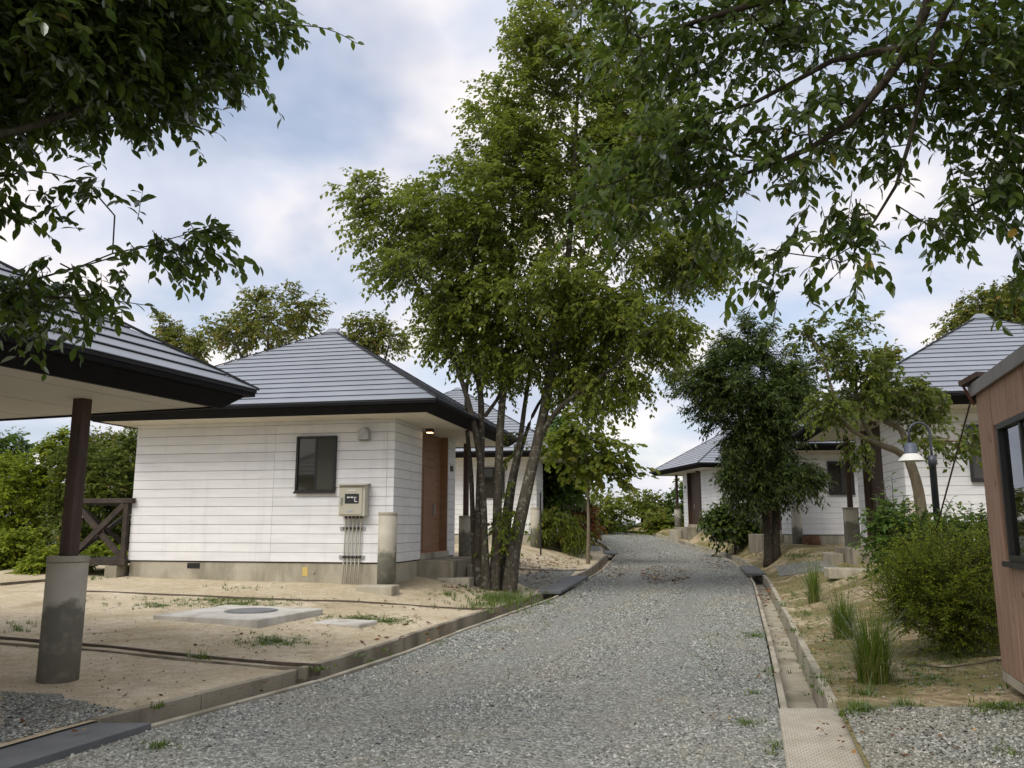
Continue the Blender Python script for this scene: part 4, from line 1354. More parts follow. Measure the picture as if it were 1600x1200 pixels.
blobs = [ell(640, 375, d0 - .8, 115, 75, 1.3), ell(580, 320, d0 - .6, 55, 50, .8, .8), ell(750, 345, d0, 120, 95, 1.8), ell(790, 215, d0, 75, 95, 1.4), ell(850, 80, d0, 65, 90, 1.2),
         ell(890, -40, d0, 60, 60, 1.0), ell(900, 290, d0 + .3, 130, 130, 2.0), ell(985, 240, d0 + .5, 100, 110, 1.6), ell(1045, 400, d0 - .2, 95, 65, 1.4), ell(840, 470, d0, 150, 75, 2.0), ell(970, 510, d0 - .4, 95, 65, 1.5),
         ell(720, 475, d0 - .3, 75, 60, 1.3), ell(945, 110, d0 + .2, 75, 100, 1.3), ell(960, 590, d0 - .6, 60, 35, .8, .7), ell(1110, 400, d0 - .6, 45, 35, .8, .7), ell(685, 525, d0 - .6, 30, 35, .6, .5), ell(788, 830, d0 - .25, 20, 55, .18, .18), ell(730, 545, d0 - .4, 30, 28, .7, .25), ell(800, 560, d0 + .3, 70, 38, 1.4, .8), ell(890, 580, d0 + .2, 60, 38, 1.2, .7), ell(945, 625, d0 - .5, 40, 24, .6, .5), ell(1040, 530, d0 - .5, 50, 40, .9, .6)]
stems += [([foot(745, .25), S(740, 850, .3), S(736, 740, .4), S(728, 640, .5), S(735, 560, .6), S(745, 470, .7)], [.09, .07, .06, .05, .035, .015]),
          ([foot(786, .3), S(792, 850, .4), S(806, 740, .6), S(832, 650, .9), S(870, 590, 1.2), S(905, 540, 1.4)], [.09, .07, .058, .048, .03, .012])]
stems = [(a, [r * 0.9 for r in b]) for a, b in stems]
tree('multi_stem_tree', 'tall tree with many lichen-spotted stems rising beside the road', 'tree', stems, blobs, 1900, 13500, 10, 0.50, 0.130, M['leaf'], M['bark'], seed=4, droop=0.7, tint=0.25, start=0.55, rmax=0.02)

# dark evergreen on the right of the road
b0 = G(1207, 880); d1 = b0[1]
def S(u, v, dd=0.0): return P(u, v, d1 + dd)
stems = [([b0 + [-.12, 0, -.15], S(1200, 840), S(1192, 780), S(1180, 700), S(1170, 600), S(1168, 520)], [.20, .13, .115, .09, .06, .02]),
         ([b0 + [.12, .05, -.15], S(1212, 840), S(1214, 780), S(1216, 720), S(1222, 640, -.3)], [.20, .14, .12, .09, .03])]
blobs = [ell(1145, 610, d1, 75, 65, 1.5), ell(1168, 540, d1, 42, 45, .9), ell(1205, 640, d1 - .3, 65, 60, 1.4), ell(1190, 700, d1, 58, 52, 1.2), ell(1222, 750, d1 - .4, 38, 42, .9), ell(1085, 600, d1 - .3, 42, 28, .8, .7),
         ell(1168, 765, d1, 26, 32, .7, .6), ell(1255, 745, d1 - .5, 28, 22, .6, .7), ell(1240, 600, d1, 30, 35, .7, .7), ell(1148, 735, d1 - .5, 20, 18, .5, .5), ell(1215, 560, d1, 28, 25, .6, .6)]
tree('evergreen_tree', 'dense dark evergreen with a forked trunk, right of the road', 'tree', stems, blobs, 500, 6200, 11, 0.50, 0.18, M['leaf_dark'], M['bark_dark'], NARROW, seed=8, droop=0.6, start=0.35)

# small crooked tree by the lamp
b0 = G(1449, 868); d2 = 13.4
def S(u, v, dd=0.0): return P(u, v, d2 + dd)
bb_ = np.array([S(1447, 850)[0], d2, gz(S(1447, 850)[0], d2) - .1])
stems = [([bb_, S(1440, 800), S(1431, 750), S(1420, 718)], [.10, .088, .08, .075]),
         ([S(1420, 718), S(1398, 703), S(1370, 692), S(1352, 665), S(1340, 630), S(1338, 590)], [.062, .055, .048, .042, .03, .012]),
         ([S(1422, 720), S(1414, 690, .1), S(1406, 670, .2), S(1385, 660, .3), S(1360, 645, .3), S(1350, 620, .3)], [.058, .05, .045, .04, .03, .012]),
         ([S(1372, 693), S(1330, 672, -.1), S(1315, 650, -.2), S(1300, 610, -.3), S(1285, 560, -.3), S(1262, 520, -.3)], [.04, .034, .03, .025, .018, .008]),
         ([S(1418, 716, 0), S(1440, 690, -.4), S(1470, 688, -.7), S(1520, 690, -.9)], [.03, .025, .018, .008])]
blobs = [ell(1268, 518, d2 - .3, 24, 18, .35), ell(1310, 555, d2 - .2, 42, 30, .6), ell(1350, 590, d2, 50, 34, .8), ell(1400, 615, d2 + .1, 48, 26, .7), ell(1300, 630, d2 - .3, 30, 24, .5), ell(1350, 630, d2, 50, 20, .7), ell(1440, 640, d2 + .1, 28, 34, .5),
         ell(1345, 700, d2 - .3, 22, 18, .35, .8), ell(1465, 690, d2 - .6, 38, 14, .4, .9), ell(1515, 683, d2 - .8, 24, 9, .3, .8), ell(1345, 510, d2 - .1, 18, 12, .25, .6)]
tree('dogwood_tree', 'small crooked tree with pale forked trunk behind the street lamp', 'tree', stems, blobs, 240, 1150, 9, 0.24, 0.092, M['leaf_mid'], M['bark_pale'], seed=21, droop=0.9, start=0.4, seg=0.25)

# tree overhead on the left, its trunk outside the picture
tl = np.array([-5.4, 2.6, gz(-5.4, 2.6) - .1])
stems = [([tl, tl + [.1, .1, 1.6], tl + [.3, .3, 3.0], tl + [.7, .8, 4.3], tl + [1.2, 1.4, 5.6]], [.19, .16, .13, .09, .04]),
         ([tl + [.25, .25, 2.6], tl + [.9, 1.0, 3.0], P(40, 200, 4.4), P(200, 130, 4.8), P(330, 60, 5.2)], [.06, .045, .022, .015, .006]),
         ([tl + [.45, .5, 3.5], P(-40, 90, 4.2), P(150, 40, 4.6), P(300, 10, 4.8)], [.055, .035, .02, .006]),
         ([tl + [.2, .2, 2.2], P(-120, 420, 4.6), P(-40, 450, 4.8), P(40, 440, 4.9), P(110, 420, 5.0)], [.045, .016, .011, .008, .005])]
blobs = [ell(70, 40, 4.4, 150, 75, .9, 1.5), ell(230, 35, 4.8, 120, 60, .8, 1.2), ell(350, 30, 5.1, 65, 32, .5, .8), ell(90, 115, 4.6, 120, 38, .7, 1.2), ell(230, 120, 4.9, 60, 36, .5, .8), ell(0, 300, 4.6, 22, 14, .2, .10),
         ell(15, 460, 4.9, 50, 12, .3, .12), ell(-110, 400, 4.6, 30, 50, .3, .15), ell(430, 30, 5.3, 45, 12, .3, .25), ell(120, 464, 5.0, 45, 8, .2, .10), ell(-150, 100, 4.2, 120, 130, .9, .5), ell(60, -150, 4.4, 250, 80, 1.0, .7),
         ell(-5, 540, 4.8, 12, 20, .2, .12), ell(250, 383, 5.05, 45, 8, .12, .12), ell(325, 362, 5.1, 18, 8, .1, .12), ell(130, 412, 5.0, 50, 9, .15, .15), ell(110, 290, 4.8, 55, 6, .15, .08)]
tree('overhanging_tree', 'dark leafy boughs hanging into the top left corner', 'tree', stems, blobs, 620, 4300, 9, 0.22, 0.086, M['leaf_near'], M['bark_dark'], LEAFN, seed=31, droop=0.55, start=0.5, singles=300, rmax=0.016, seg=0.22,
     extra=[[P(40, 440, 4.9), P(150, 410, 5.0), P(260, 375, 5.05), P(345, 352, 5.1)], [P(330, 15, 5.0), P(430, 35, 5.2), P(510, 45, 5.3), P(558, 68, 5.4)], [P(-20, 280, 4.6), P(60, 268, 4.7), P(130, 285, 4.8)], [P(50, 490, 4.9), P(140, 468, 5.0), P(235, 478, 5.1)], [P(230, 190, 4.9), P(290, 195, 5.0), P(340, 208, 5.0)], [P(-10, 330, 4.7), P(40, 340, 4.8), P(90, 380, 4.9)]])

# tree overhead on the right
tr_ = np.array([4.3, 1.6, gz(4.3, 1.6) - .1])
stems = [([tr_, tr_ + [.0, .2, 1.6], tr_ + [-.1, .6, 3.2], tr_ + [-.3, 1.2, 4.6], tr_ + [-.6, 2.0, 6.0]], [.22, .18, .15, .11, .05]),
         ([tr_ + [-.15, .75, 3.5], P(1540, -60, 4.6), P(1430, 60, 5.0), P(1330, 190, 5.3), P(1200, 260, 5.6), P(1060, 300, 5.8)], [.07, .045, .034, .025, .016, .006]),
         ([P(1486, 0, 4.8), P(1462, 60, 5.0), P(1436, 160, 5.2), P(1400, 290, 5.4), P(1340, 380, 5.6)], [.024, .022, .018, .012, .005]),
         ([P(1420, 75, 5.0), P(1300, 95, 5.4), P(1180, 160, 5.7), P(1020, 200, 6.0)], [.026, .020, .014, .006]),
         ([tr_ + [-.2, 1.0, 4.0], P(1400, -60, 4.9), P(1200, 0, 5.5), P(1000, 60, 6.0)], [.06, .04, .028, .008]),
         ([tr_ + [.0, .4, 2.6], P(1720, 150, 5.0), P(1600, 270, 5.4), P(1500, 330, 5.6)], [.06, .035, .02, .007])]
blobs = [ell(1050, 70, 6.0, 120, 70, .6, 1.76), ell(1060, 230, 5.9, 120, 80, .6, 1.92), ell(1220, 60, 5.6, 110, 70, .6, 1.0), ell(1230, 220, 5.6, 85, 70, .5, .7), ell(1420, 90, 5.2, 120, 80, .6, .7), ell(1540, 110, 5.2, 80, 95, .6, .65), ell(1560, 260, 5.4, 70, 70, .5, .6),
         ell(1330, 340, 5.5, 60, 35, .4, .5), ell(1480, 330, 5.5, 55, 22, .35, .5), ell(1205, 400, 5.6, 16, 50, .2, .25), ell(1310, 415, 5.5, 30, 22, .3, .35), ell(960, 30, 6.1, 90, 45, .5, 1.12), ell(980, 320, 6.0, 70, 35, .4, 0.80), ell(1120, 320, 5.8, 60, 35, .4, 0.80),
         ell(1250, -120, 5.3, 330, 80, 1.0, .9), ell(1700, 60, 5.0, 110, 180, .9, .7), ell(1620, 420, 5.4, 45, 35, .3, .4), ell(1330, 200, 5.5, 70, 60, .5, .35)]
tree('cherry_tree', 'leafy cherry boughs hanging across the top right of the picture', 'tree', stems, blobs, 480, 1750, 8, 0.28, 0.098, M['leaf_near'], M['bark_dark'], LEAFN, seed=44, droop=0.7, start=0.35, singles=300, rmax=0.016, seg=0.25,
     extra=[[P(1265, 320, 5.5), P(1232, 380, 5.55), P(1200, 452, 5.6)], [P(1345, 370, 5.5), P(1325, 410, 5.5), P(1285, 448, 5.5)], [P(1400, 320, 5.5), P(1450, 350, 5.5), P(1500, 372, 5.5)], [P(1640, 400, 5.4), P(1600, 425, 5.4), P(1560, 455, 5.4)], [P(1300, 225, 5.4), P(1350, 235, 5.4), P(1390, 240, 5.4)], [P(900, 320, 6.0), P(960, 340, 6.0), P(1010, 370, 6.0)]])


# trees and shrubs behind
def simple_tree(name, label, u, v, d, lobes, trunk_r, n_attr, n_twig, leaf, mat, bark='bark', seed=1, cat='tree', group='trees standing behind the cottages', tmpl=LEAF2, droop=0.6, tw=None, base=None, forks=2, leaves=9):
    x = P(u, v, d)[0]
    bz = gz(x, d) if base is None else base
    b_ = np.array([x, d, bz - 0.15])
    bl = [ell(a, b, d + (e[0] if e else 0), c_ * .88, f * .88, min(c_, f) * 1.2 * d / 1298) for (a, b, c_, f, *e) in lobes]
    g = np.random.default_rng(seed)
    main = np.mean([q[0] for q in bl], 0)
    stems = []
    topz = max(q[0][2] for q in bl)
    mid = b_ + (main - b_) * 0.45
    mid[0] = b_[0] + (main[0] - b_[0]) * 0.3
    for k in range(forks):
        q = bl[k % len(bl)][0]
        stems.append(([b_ + [0.1 * k, 0.03 * k, 0], mid + g.normal(size=3) * 0.1, q + [0, 0, 0.1]], [trunk_r, trunk_r * .7, trunk_r * .2]))
    size = d * leaf / 1298
    return tree(name, label, cat, stems, bl, n_attr, n_twig, leaves, tw or size * 3.0, size, M[mat], M[bark], tmpl, seed, droop, group, start=0.45, twigs=False)


simple_tree('tree', 'yellowing tree rising behind the roof of the near white cottage', 420, 560, 33, [(420, 500, 62, 45), (360, 520, 40, 40), (470, 490, 35, 28), (400, 465, 30, 18), (455, 455, 10, 12), (500, 480, 10, 10)], .16, 240, 850, 7, 'leaf_autumn', seed=51)
simple_tree('tree', 'thin reddening tree just left of the near roof slope', 275, 560, 34, [(265, 530, 22, 28), (300, 545, 30, 22), (255, 505, 8, 14)], .10, 110, 480, 6.5, 'leaf_autumn', seed=52)
simple_tree('tree', 'yellowing tree to the right of the near roof peak', 580, 560, 34, [(575, 515, 42, 28), (610, 530, 35, 18), (560, 540, 40, 25), (625, 545, 14, 8)], .12, 150, 500, 6.5, 'leaf_autumn', seed=53)
simple_tree('tree', 'broad mid green tree seen between the left post and the cottage', 165, 900, 25, [(175, 760, 60, 70), (150, 830, 60, 50), (130, 720, 40, 35), (205, 690, 22, 24), (100, 790, 26, 24)], .16, 420, 3000, 7, 'leaf_mid', seed=54, base=-0.2)
simple_tree('tree', 'light green tree left of the concrete pillar and post', 40, 900, 26, [(50, 770, 70, 65), (20, 840, 60, 45), (90, 700, 26, 26), (10, 740, 30, 30)], .16, 420, 3000, 7, 'leaf_bright', seed=55, base=-0.3)
simple_tree('tree', 'blue-green tree under the eave at the far left edge', 15, 850, 34, [(10, 705, 30, 35), (-40, 720, 50, 50)], .14, 140, 800, 7, 'leaf_fresh', seed=56, base=-0.8)
simple_tree('tree', 'tree with reddish tips showing above the deck railing', 205, 880, 29, [(200, 740, 45, 60), (150, 700, 40, 28)], .14, 240, 1300, 6.5, 'leaf_autumn', seed=57, base=-0.4)
simple_tree('shrub', 'low bright shrub left of the concrete pillar', 85, 912, 19.5, [(90, 885, 45, 22), (55, 895, 25, 15)], .03, 120, 700, 8, 'leaf_bright', 'bark_dark', 58, 'shrub', 'shrubs around the plots')
simple_tree('shrub', 'low bright shrub at the far left edge', 10, 905, 20.5, [(5, 880, 35, 30), (30, 850, 20, 18)], .03, 120, 700, 8, 'leaf_bright', 'bark_dark', 59, 'shrub', 'shrubs around the plots')
simple_tree('shrub', 'pale shrub under the deck of the near white cottage', 160, 905, 22.5, [(165, 880, 28, 20)], .03, 60, 220, 11, 'leaf_bright', 'bark_dark', 60, 'shrub', 'shrubs around the plots', base=0.1)
simple_tree('tree', 'dark broad tree behind the second cottage pillar', 862, 850, 37, [(870, 700, 55, 50), (855, 760, 42, 45), (890, 740, 30, 40)], .16, 300, 1900, 7.5, 'leaf_fresh', 'bark_dark', 61)
simple_tree('tree', 'slender thin-trunked tree with big round leaves by the drain', 918, 848, 31, [(915, 700, 48, 35), (955, 715, 32, 25), (885, 690, 40, 30), (970, 745, 18, 12), (930, 735, 30, 18), (905, 650, 25, 15), (985, 735, 10, 8)], .085, 130, 330, 10, 'leaf', 'bark_pale', 62, tmpl=ROUND, forks=1)
simple_tree('tree', 'dark conifer-like tree between second cottage and slender tree', 878, 842, 44, [(885, 770, 28, 40), (870, 800, 25, 30)], .14, 110, 520, 9, 'leaf_dark', 'bark_dark', 63)
simple_tree('shrub', 'reddening shrub left of the slender trunk', 895, 832, 43, [(893, 800, 25, 20), (905, 815, 22, 15)], .05, 80, 380, 8, 'leaf_red', 'bark_dark', 64, 'shrub', 'shrubs around the plots')
simple_tree('shrub', 'drooping willow-like shrub above the low wall', 878, 850, 33.5, [(868, 815, 32, 22), (893, 830, 22, 20), (850, 820, 16, 18)], .04, 110, 480, 8, 'leaf', 'bark_dark', 65, 'shrub', 'shrubs around the plots', NARROW, 1.6)
simple_tree('tree', 'bushy tree on the crest right of the slender trunk', 948, 832, 50, [(945, 795, 34, 28), (965, 805, 22, 18), (935, 815, 28, 18)], .12, 150, 400, 6, 'leaf', 'bark_dark', 66)
simple_tree('tree', 'small round open tree alone on the crest of the road', 1003, 830, 54, [(1008, 790, 26, 20), (990, 785, 18, 14), (1025, 785, 14, 14)], .10, 90, 330, 5.5, 'leaf', 'bark_dark', 67, forks=3)
simple_tree('tree', 'green tree behind the post of the farthest cottage', 1062, 830, 54, [(1062, 790, 20, 35), (1045, 815, 20, 14), (1078, 770, 12, 25)], .10, 90, 480, 6, 'leaf_fresh', 'bark_dark', 68)
simple_tree('shrub', 'low green shrub at the crest beside the farthest porch', 1040, 833, 50, [(1038, 822, 22, 11)], .03, 50, 260, 8, 'leaf', 'bark_dark', 69, 'shrub', 'shrubs around the plots')
simple_tree('shrub', 'long low shrub along the crest of the road', 970, 832, 55, [(955, 827, 28, 7), (990, 827, 24, 6)], .03, 50, 170, 6, 'leaf_fresh', 'bark_dark', 70, 'shrub', 'shrubs around the plots')
simple_tree('shrub', 'rounded clipped shrub at the wall of the farthest cottage', 1146, 838, 36.5, [(1140, 815, 36, 20), (1165, 820, 22, 16)], .04, 110, 700, 8.5, 'leaf_dark', 'bark_dark', 71, 'shrub', 'shrubs around the plots')
simple_tree('tree', 'reddish maple behind the right-hand roof', 1560, 600, 32, [(1540, 490, 55, 38), (1600, 480, 60, 50), (1490, 510, 28, 14), (1460, 535, 15, 10)], .16, 240, 1500, 6.5, 'leaf_autumn', seed=72)
simple_tree('tree', 'pale feathery tree top showing left of the right-hand roof', 1388, 620, 36, [(1385, 570, 20, 25), (1400, 590, 30, 20)], .10, 70, 260, 9, 'leaf_autumn', seed=73)


# bushes on the earth bank
def bush(label, u, v, d, lobes, n_twig, leaf, tw, mat, tmpl, seed, droop=0.2, n_attr=150, leaves=10, jitter=0.35):
    x = P(u, v, d)[0]
    b_ = np.array([x, d, gz(x, d) - 0.05])
    bl = [ell(a, b, d + e, c_, f, min(c_, f) * 1.1 * d / 1298) for (a, b, c_, f, e) in lobes]
    stems = [([b_ + [0.04 * k, 0.03 * k, 0], (b_ + q[0]) / 2, q[0]], [.022, .016, .008]) for k, q in enumerate(bl)]
    g_ = np.random.default_rng(seed + 500)
    shoots = []
    for k in range(14):
        q = bl[k % len(bl)]
        a = np.array(q[0]) + g_.normal(size=3) * np.array(q[1]) * .45 + [0, 0, q[1][2] * .5]
        e_ = norm(np.array([a[0] - b_[0], (a[1] - b_[1]) * .5, .9]) + g_.normal(size=3) * .25) * g_.uniform(.25, .5)
        shoots.append([a, a + e_ * .55 + [0, 0, .03], a + e_])
    return tree('bush', label, 'bush', stems, bl, n_attr, n_twig, leaves, tw, leaf, M[mat], M['bark_dark'], tmpl, seed, droop, 'bushes on the earth bank', start=0.3, seg=0.16, jitter=jitter, extra=shoots)


bush('feathery yellow-green bush filling the bank beside the hut', 1490, 985, 9.6, [(1470, 925, 55, 45, 0), (1515, 885, 40, 36, .2), (1430, 930, 32, 45, -.1), (1500, 960, 65, 36, -.2), (1455, 880, 22, 26, .3), (1540, 945, 28, 45, .1), (1490, 858, 14, 14, .2), (1410, 960, 18, 20, -.2), (1545, 872, 16, 20, .2), (1425, 880, 14, 22, .1)], 2300, .05, .36, 'leaf_bright', NARROW, 81, -.25, 480, 16, .42)
bush('leafy green bush in front of the right cottage porch', 1405, 880, 11.6, [(1400, 835, 30, 32, 0), (1420, 865, 38, 28, -.2), (1440, 830, 24, 12, 0), (1395, 805, 12, 10, 0), (1470, 835, 24, 14, .2)], 620, .085, .26, 'leaf_fresh', LEAF2, 82, .3, 160)
bush('pale leafy bush rising behind the feathery bush at the hut', 1540, 900, 11.0, [(1530, 835, 24, 16, 0), (1510, 850, 28, 14, 0), (1545, 860, 18, 22, 0)], 330, .075, .24, 'leaf_fresh', LEAF2, 83, .3, 100)


def blades(base, n, h, spread, lean, g, width=0.010, segs=3):
    """curved grass blades, returns verts, faces, rnd"""
    a = g.uniform(0, 2 * math.pi, n)
    r = spread * np.sqrt(g.random(n))
    p = np.stack([np.cos(a) * r, np.sin(a) * r, np.zeros(n)], -1) + base
    a2 = a + g.normal(size=n) * 0.7
    ln = np.abs(g.normal(size=n)) * lean + 0.05
    hh = h * g.uniform(0.45, 1.1, n)
    sx = np.stack([-np.sin(a2), np.cos(a2), np.zeros(n)], -1)
    fw_ = np.stack([np.cos(a2), np.sin(a2), np.zeros(n)], -1)
    V = []
    for k in range(segs + 1):
        t = k / segs
        c = p + fw_ * (ln * hh * t * t)[:, None] + np.array([0, 0, 1.0]) * (hh * (t - 0.25 * ln * t * t))[:, None]
        w = width * (1 - t * 0.92) / 2
        V += [c - sx * w, c + sx * w]
    V = np.stack(V, 1)
    F_ = [[2 * k, 2 * k + 1, 2 * k + 3, 2 * k + 2] for k in range(segs)]
    m_ = 2 * (segs + 1)
    F_ = (np.array(F_)[None] + (np.arange(n) * m_)[:, None, None]).reshape(-1, 4)
    return V.reshape(-1, 3), F_, np.repeat(g.random(n), m_)


gg = np.random.default_rng(5)
for (u, v, n, px_h, sp, lab) in [(1272, 942, 150, 75, .10, 'thin upright grass clump nearest the porch of the right cottage'), (1318, 998, 240, 78, .13, 'grass clump with brown blades, middle of the three beside the drain'), (1366, 1066, 340, 118, .15, 'largest tall grass clump, nearest of the three beside the drain')]:
    p = G(u, v)
    hh_ = px_h * p[1] / 1298
    A1 = blades(np.zeros(3), n, hh_ * 1.05, sp * .8, .28, gg, 0.013, 4)
    A2 = blades(np.zeros(3), n // 3, hh_ * .95, sp, 1.5, gg, 0.012, 5)
    A3 = blades(np.zeros(3), n // 2, hh_ * .5, sp * .9, .5, gg, 0.012, 3)
    V = np.concatenate([A1[0], A2[0], A3[0]]); r_n = np.concatenate([A1[2] * .8, A2[2], .75 + .25 * A3[2]])
    fl = [tuple(q) for q in A1[1]] + [tuple(q + len(A1[0])) for q in A2[1]] + [tuple(q + len(A1[0]) + len(A2[0])) for q in A3[1]]
    F_ = np.array(fl)
    o = link(bpy.data.objects.new('grass_clump', np_mesh('grass_clump', V, F_, M['grass'], r_n)))
    o.location = (p[0], p[1], p[2] - 0.02)
    tag(o, lab, 'grass clump', 'grass clumps on the earth bank')

# low weeds and grass nobody could count
Vs, Fs, Rs, off = [], [], [], 0
def weeds(u, v, ru, rv, n, h=0.06, lean=1.0, w=0.012):
    global off
    for _ in range(n):
        a, r = gg.uniform(0, 2 * math.pi), min(1.9, abs(gg.normal()) * 0.72)
        p = G(u + ru * r * math.cos(a), v + rv * r * math.sin(a))
        V, F_, r_n = blades(p - [0, 0, .005], 7, h * gg.uniform(.6, 1.3), 0.04, lean, gg, w, 2)
        Vs.append(V); Fs.append(F_ + off); Rs.append(r_n * 0.8); off += len(V)


for a in [(430, 1003, 58, 9, 170, .03, 1.6, .02), (570, 968, 60, 6, 150, .03, 1.6, .02), (370, 943, 110, 6, 260, .03, 1.6, .02), (610, 971, 40, 5, 90, .03, 1.6, .02), (250, 946, 50, 4, 70, .03, 1.6, .02), (1500, 1025, 90, 10, 120, .03, 1.6, .02), (1560, 1110, 45, 7, 110, .05, 1.6, .02), (1345, 1112, 26, 8, 80, .05, 1.6, .02), (1310, 890, 60, 8, 160, .04, 1.4, .02), (1300, 1000, 60, 50, 120, .03, 1.6, .02), (1450, 1060, 110, 30, 160, .03, 1.6, .02), (1240, 930, 30, 25, 80, .04, 1.4, .02), (1400, 930, 50, 25, 80, .03, 1.6, .02), (1270, 925, 50, 12, 80, .03, 1.6, .02), (1010, 971, 28, 6, 60, .03, 1.6, .02), (1180, 995, 20, 8, 60, .04, 1.4, .02), (1165, 1134, 22, 6, 60, .03, 1.6, .02), (250, 1170, 24, 6, 50, .03, 1.6, .02), (790, 938, 62, 15, 420, .16, .8), (1160, 858, 60, 8, 200, .09), (1240, 868, 70, 8, 160, .08), (1330, 905, 90, 10, 120, .06), (1290, 1060, 40, 30, 40, .06), (1440, 1040, 120, 25, 90, .06), (1260, 960, 40, 25, 60, .06), (1010, 835, 70, 3, 60, .2), (600, 1030, 50, 12, 20), (330, 938, 160, 4, 120, .07), (1110, 1010, 60, 60, 25), (900, 1060, 120, 60, 25), (930, 980, 60, 25, 20), (740, 950, 40, 8, 40, .10), (560, 967, 50, 6, 60), (600, 972, 35, 5, 35), (430, 1003, 50, 9, 80), (380, 945, 90, 7, 90), (230, 945, 50, 5, 40), (500, 1046, 25, 4, 14), (320, 1030, 30, 6, 8, .14),
          (250, 1168, 22, 6, 22), (30, 985, 30, 14, 25, .1), (1018, 970, 22, 5, 25), (1010, 990, 8, 4, 6), (1180, 992, 18, 6, 25), (1165, 1132, 18, 5, 22), (1200, 1050, 10, 15, 14), (1175, 1085, 18, 4, 8), (690, 1005, 20, 10, 10), (780, 985, 25, 10, 14), (840, 975, 20, 6, 12),
          (1150, 845, 40, 5, 80, .10), (1120, 890, 30, 6, 25), (1060, 865, 16, 2, 10), (1340, 1112, 22, 8, 22, .12), (1415, 1103, 12, 4, 14, .08), (1550, 1108, 40, 8, 40, .08), (1240, 985, 20, 5, 16), (1250, 870, 40, 6, 40, .08), (1300, 915, 60, 12, 30, .07), (880, 845, 30, 4, 30, .12), (930, 850, 12, 3, 12), (1225, 948, 12, 5, 8, .1), (1350, 1085, 30, 10, 14, .1), (1480, 1015, 60, 8, 30, .07), (870, 950, 14, 6, 12), (1580, 1180, 40, 14, 20), (1210, 1170, 14, 20, 12), (120, 905, 60, 4, 30, .14), (700, 930, 30, 6, 30, .1), (380, 920, 60, 4, 16, .1), (250, 1105, 8, 4, 4, .08)]:
    weeds(*a)
o = link(bpy.data.objects.new('weeds', np_mesh('weeds', np.concatenate(Vs), np.concatenate(Fs), M['grass'], np.concatenate(Rs))))
tag(o, 'low green weeds and grass scattered over road edges and plots', 'weeds', kind='stuff')

# fallen leaves
pb, pd, pu, pl = [], [], [], []
def litter(u, v, ru, rv, n, size=0.06):
    for _ in range(n):
        a, r = gg.uniform(0, 2 * math.pi), math.sqrt(gg.random())
        p = G(u + ru * r * math.cos(a), v + rv * r * math.sin(a))
        pb.append(p + [0, 0, 0.034 if xl(p[1]) < p[0] < xr(p[1]) else 0.016]); th = gg.uniform(0, 6.28)
        pd.append([math.cos(th), math.sin(th), gg.normal() * .25]); pu.append([gg.normal() * .35, gg.normal() * .35, 1]); pl.append(size * gg.uniform(.5, 1.3))


for a in [(850, 882, 60, 14, 420, .085), (840, 905, 50, 10, 160, .08), (1040, 900, 40, 15, 420, .085), (960, 890, 25, 14, 160, .085), (1120, 880, 25, 10, 90, .08), (730, 915, 45, 12, 120, .07), (620, 985, 120, 25, 45, .075), (350, 1000, 250, 30, 50, .05), (300, 1080, 200, 30, 36, .04), (1000, 1050, 260, 100, 70, .035), (1400, 1150, 130, 40, 70, .035), (300, 990, 330, 50, 260, .022), (200, 1070, 220, 40, 120, .02), (550, 1000, 200, 40, 160, .022), (1380, 1000, 140, 80, 260, .025), (1290, 930, 90, 40, 120, .03), (1100, 960, 130, 60, 90, .04), (1320, 960, 110, 60, 90, .055),
          (1196, 935, 10, 14, 40, .09), (1215, 1000, 14, 40, 24, .06), (90, 1130, 80, 25, 20, .05), (1210, 870, 50, 10, 50, .07), (650, 945, 60, 10, 40, .06)]:
    litter(*a)
pb, basis = leaf_frames(np.array(pb), np.array(pd), np.array(pu), np.array(pl))
o = link(bpy.data.objects.new('fallen_leaves', leaf_mesh('fallen_leaves', pb, basis, ROUND, M['litter'], gg.random(len(pb)))))
tag(o, 'brown fallen leaves strewn over road and plots', 'fallen leaves', kind='stuff')

# ------------------------------------------------------------------ loose gravel stones
OCT = np.array([[1, 0, 0], [0.2, 0.9, 0.1], [-0.9, 0.3, -0.1], [-0.3, -1, 0.1], [0.1, 0.1, 0.75], [0.15, -0.35, 0.7]])
OF = np.array([[0, 1, 4], [1, 2, 4], [2, 3, 5], [3, 0, 5], [0, 4, 5], [2, 5, 4]])
g = np.random.default_rng(77)


def stones(xy, z, size):
    n = len(xy)
    th = g.uniform(0, 2 * math.pi, n)
    c, s = np.cos(th), np.sin(th)
    v = np.broadcast_to(OCT, (n, 6, 3)) * (1 + g.uniform(-.28, .28, (n, 6, 3)))
    v = v * size[:, None, None] * np.stack([np.ones(n), g.uniform(.55, .95, n), g.uniform(.45, .9, n)], -1)[:, None, :]
    # tilt each stone a little
    tx = g.normal(size=n) * 0.35
    v = v.copy(); v[..., 2] += v[..., 0] * tx[:, None]
    x = v[..., 0] * c[:, None] - v[..., 1] * s[:, None] + xy[:, :1]
    y = v[..., 0] * s[:, None] + v[..., 1] * c[:, None] + xy[:, 1:2]
    zz2 = v[..., 2] + z[:, None]
    return np.stack([x, y, zz2], -1).reshape(-1, 3), (OF[None] + (np.arange(n) * 6)[:, None, None]).reshape(-1, 3), np.repeat(g.random(n) ** 1.15, 6)


def road_z(x, y):
    s_ = (x - xl(y) - .02) / (xr(y) - xl(y) - .04)
    cr = 0.03 * np.sin(s_ * math.pi) - 0.02 * np.exp(-((s_ - 0.3) / 0.09) ** 2) - 0.02 * np.exp(-((s_ - 0.72) / 0.09) ** 2)
    return zroad(y) + cr + bumps(x * 1.3, y) * 0.5


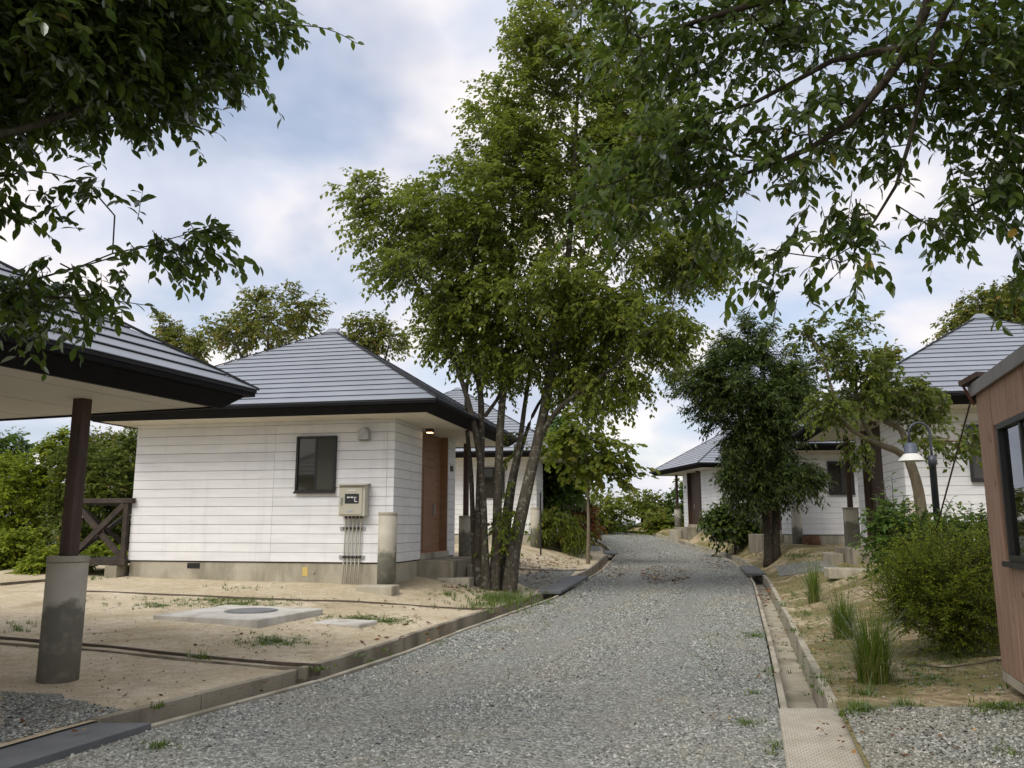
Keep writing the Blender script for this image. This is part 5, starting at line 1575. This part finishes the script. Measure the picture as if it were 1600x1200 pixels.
parts = []
for (ya, yb, dens, smin, smax) in [(4.2, 7.5, 2300, .009, .021), (7.5, 11, 1700, .010, .023), (11, 17, 900, .012, .026), (17, 30, 420, .014, .032), (30, 50, 110, .02, .045)]:
    n = int((yb - ya) * 4.8 * dens)
    y = g.uniform(ya, yb, n)
    f = g.random(n)
    wear = np.exp(-((f - 0.30 - .03 * np.sin(y * .7)) / 0.075) ** 2) + np.exp(-((f - 0.70 - .03 * np.sin(y * .6 + 1)) / 0.08) ** 2)
    keep = g.random(n) > 0.5 * wear
    y, f, wear = y[keep], f[keep], wear[keep]
    x = xl(y) + 0.03 + f * (xr(y) - xl(y) - 0.06)
    size = g.uniform(smin, smax, len(y)) * 1.06 * (1 - 0.32 * wear) * np.where(g.random(len(y)) > .98, 1.6, 1.0)
    parts.append(stones(np.stack([x, y], -1), road_z(x, y) - 0.003, size))
for (poly, n, sd) in [([(0, 1082), (185, 1112), (150, 1132), (0, 1172)], 2600, -1), ([(1312, 1112), (1600, 1106), (1640, 1230), (1345, 1230)], 7000, 1), ([(800, 905), (905, 889), (872, 914), (838, 922)], 1500, -1), ([(1222, 900), (1212, 884), (1300, 878), (1320, 893)], 1500, 1)]:
    q = [on_ground(*c)[:2] for c in poly]
    a, b = g.random(n)[:, None], g.random(n)[:, None]
    xy = (q[0] * (1 - a) + q[1] * a) * (1 - b) + (q[3] * (1 - a) + q[2] * a) * b + g.normal(size=(n, 2)) * 0.04
    z = zleft(xy[:, 0], xy[:, 1]) if sd < 0 else zright(xy[:, 0], xy[:, 1])
    ok = (xy[:, 0] < xl(xy[:, 1]) - 0.5) if sd < 0 else (xy[:, 0] > xr(xy[:, 1]) + 0.5)
    parts.append(stones(xy[ok], z[ok] + 0.008, g.uniform(.01, .024, int(ok.sum()))))
# small clods and grit on the bare grounds
n = 11000
y = g.uniform(5, 20, n); x = xl(y) - 0.5 - g.random(n) * 7
parts.append(stones(np.stack([x, y], -1), zleft(x, y), .004 + .012 * g.random(n) ** 3))
n = 8000
y = g.uniform(5, 18, n); x = xr(y) + 0.5 + g.random(n) * 4
parts.append(stones(np.stack([x, y], -1), zright(x, y), .004 + .016 * g.random(n) ** 3))
V, F_, Rn, off = [], [], [], 0
for v, f, r in parts:
    V.append(v); F_.append(f + off); Rn.append(r); off += len(v)
o = link(bpy.data.objects.new('loose_gravel', np_mesh('loose_gravel', np.concatenate(V), np.concatenate(F_), M['stone'], np.concatenate(Rn))))
tag(o, 'grey crushed stone lying over the road and beside it', 'gravel', kind='stuff')
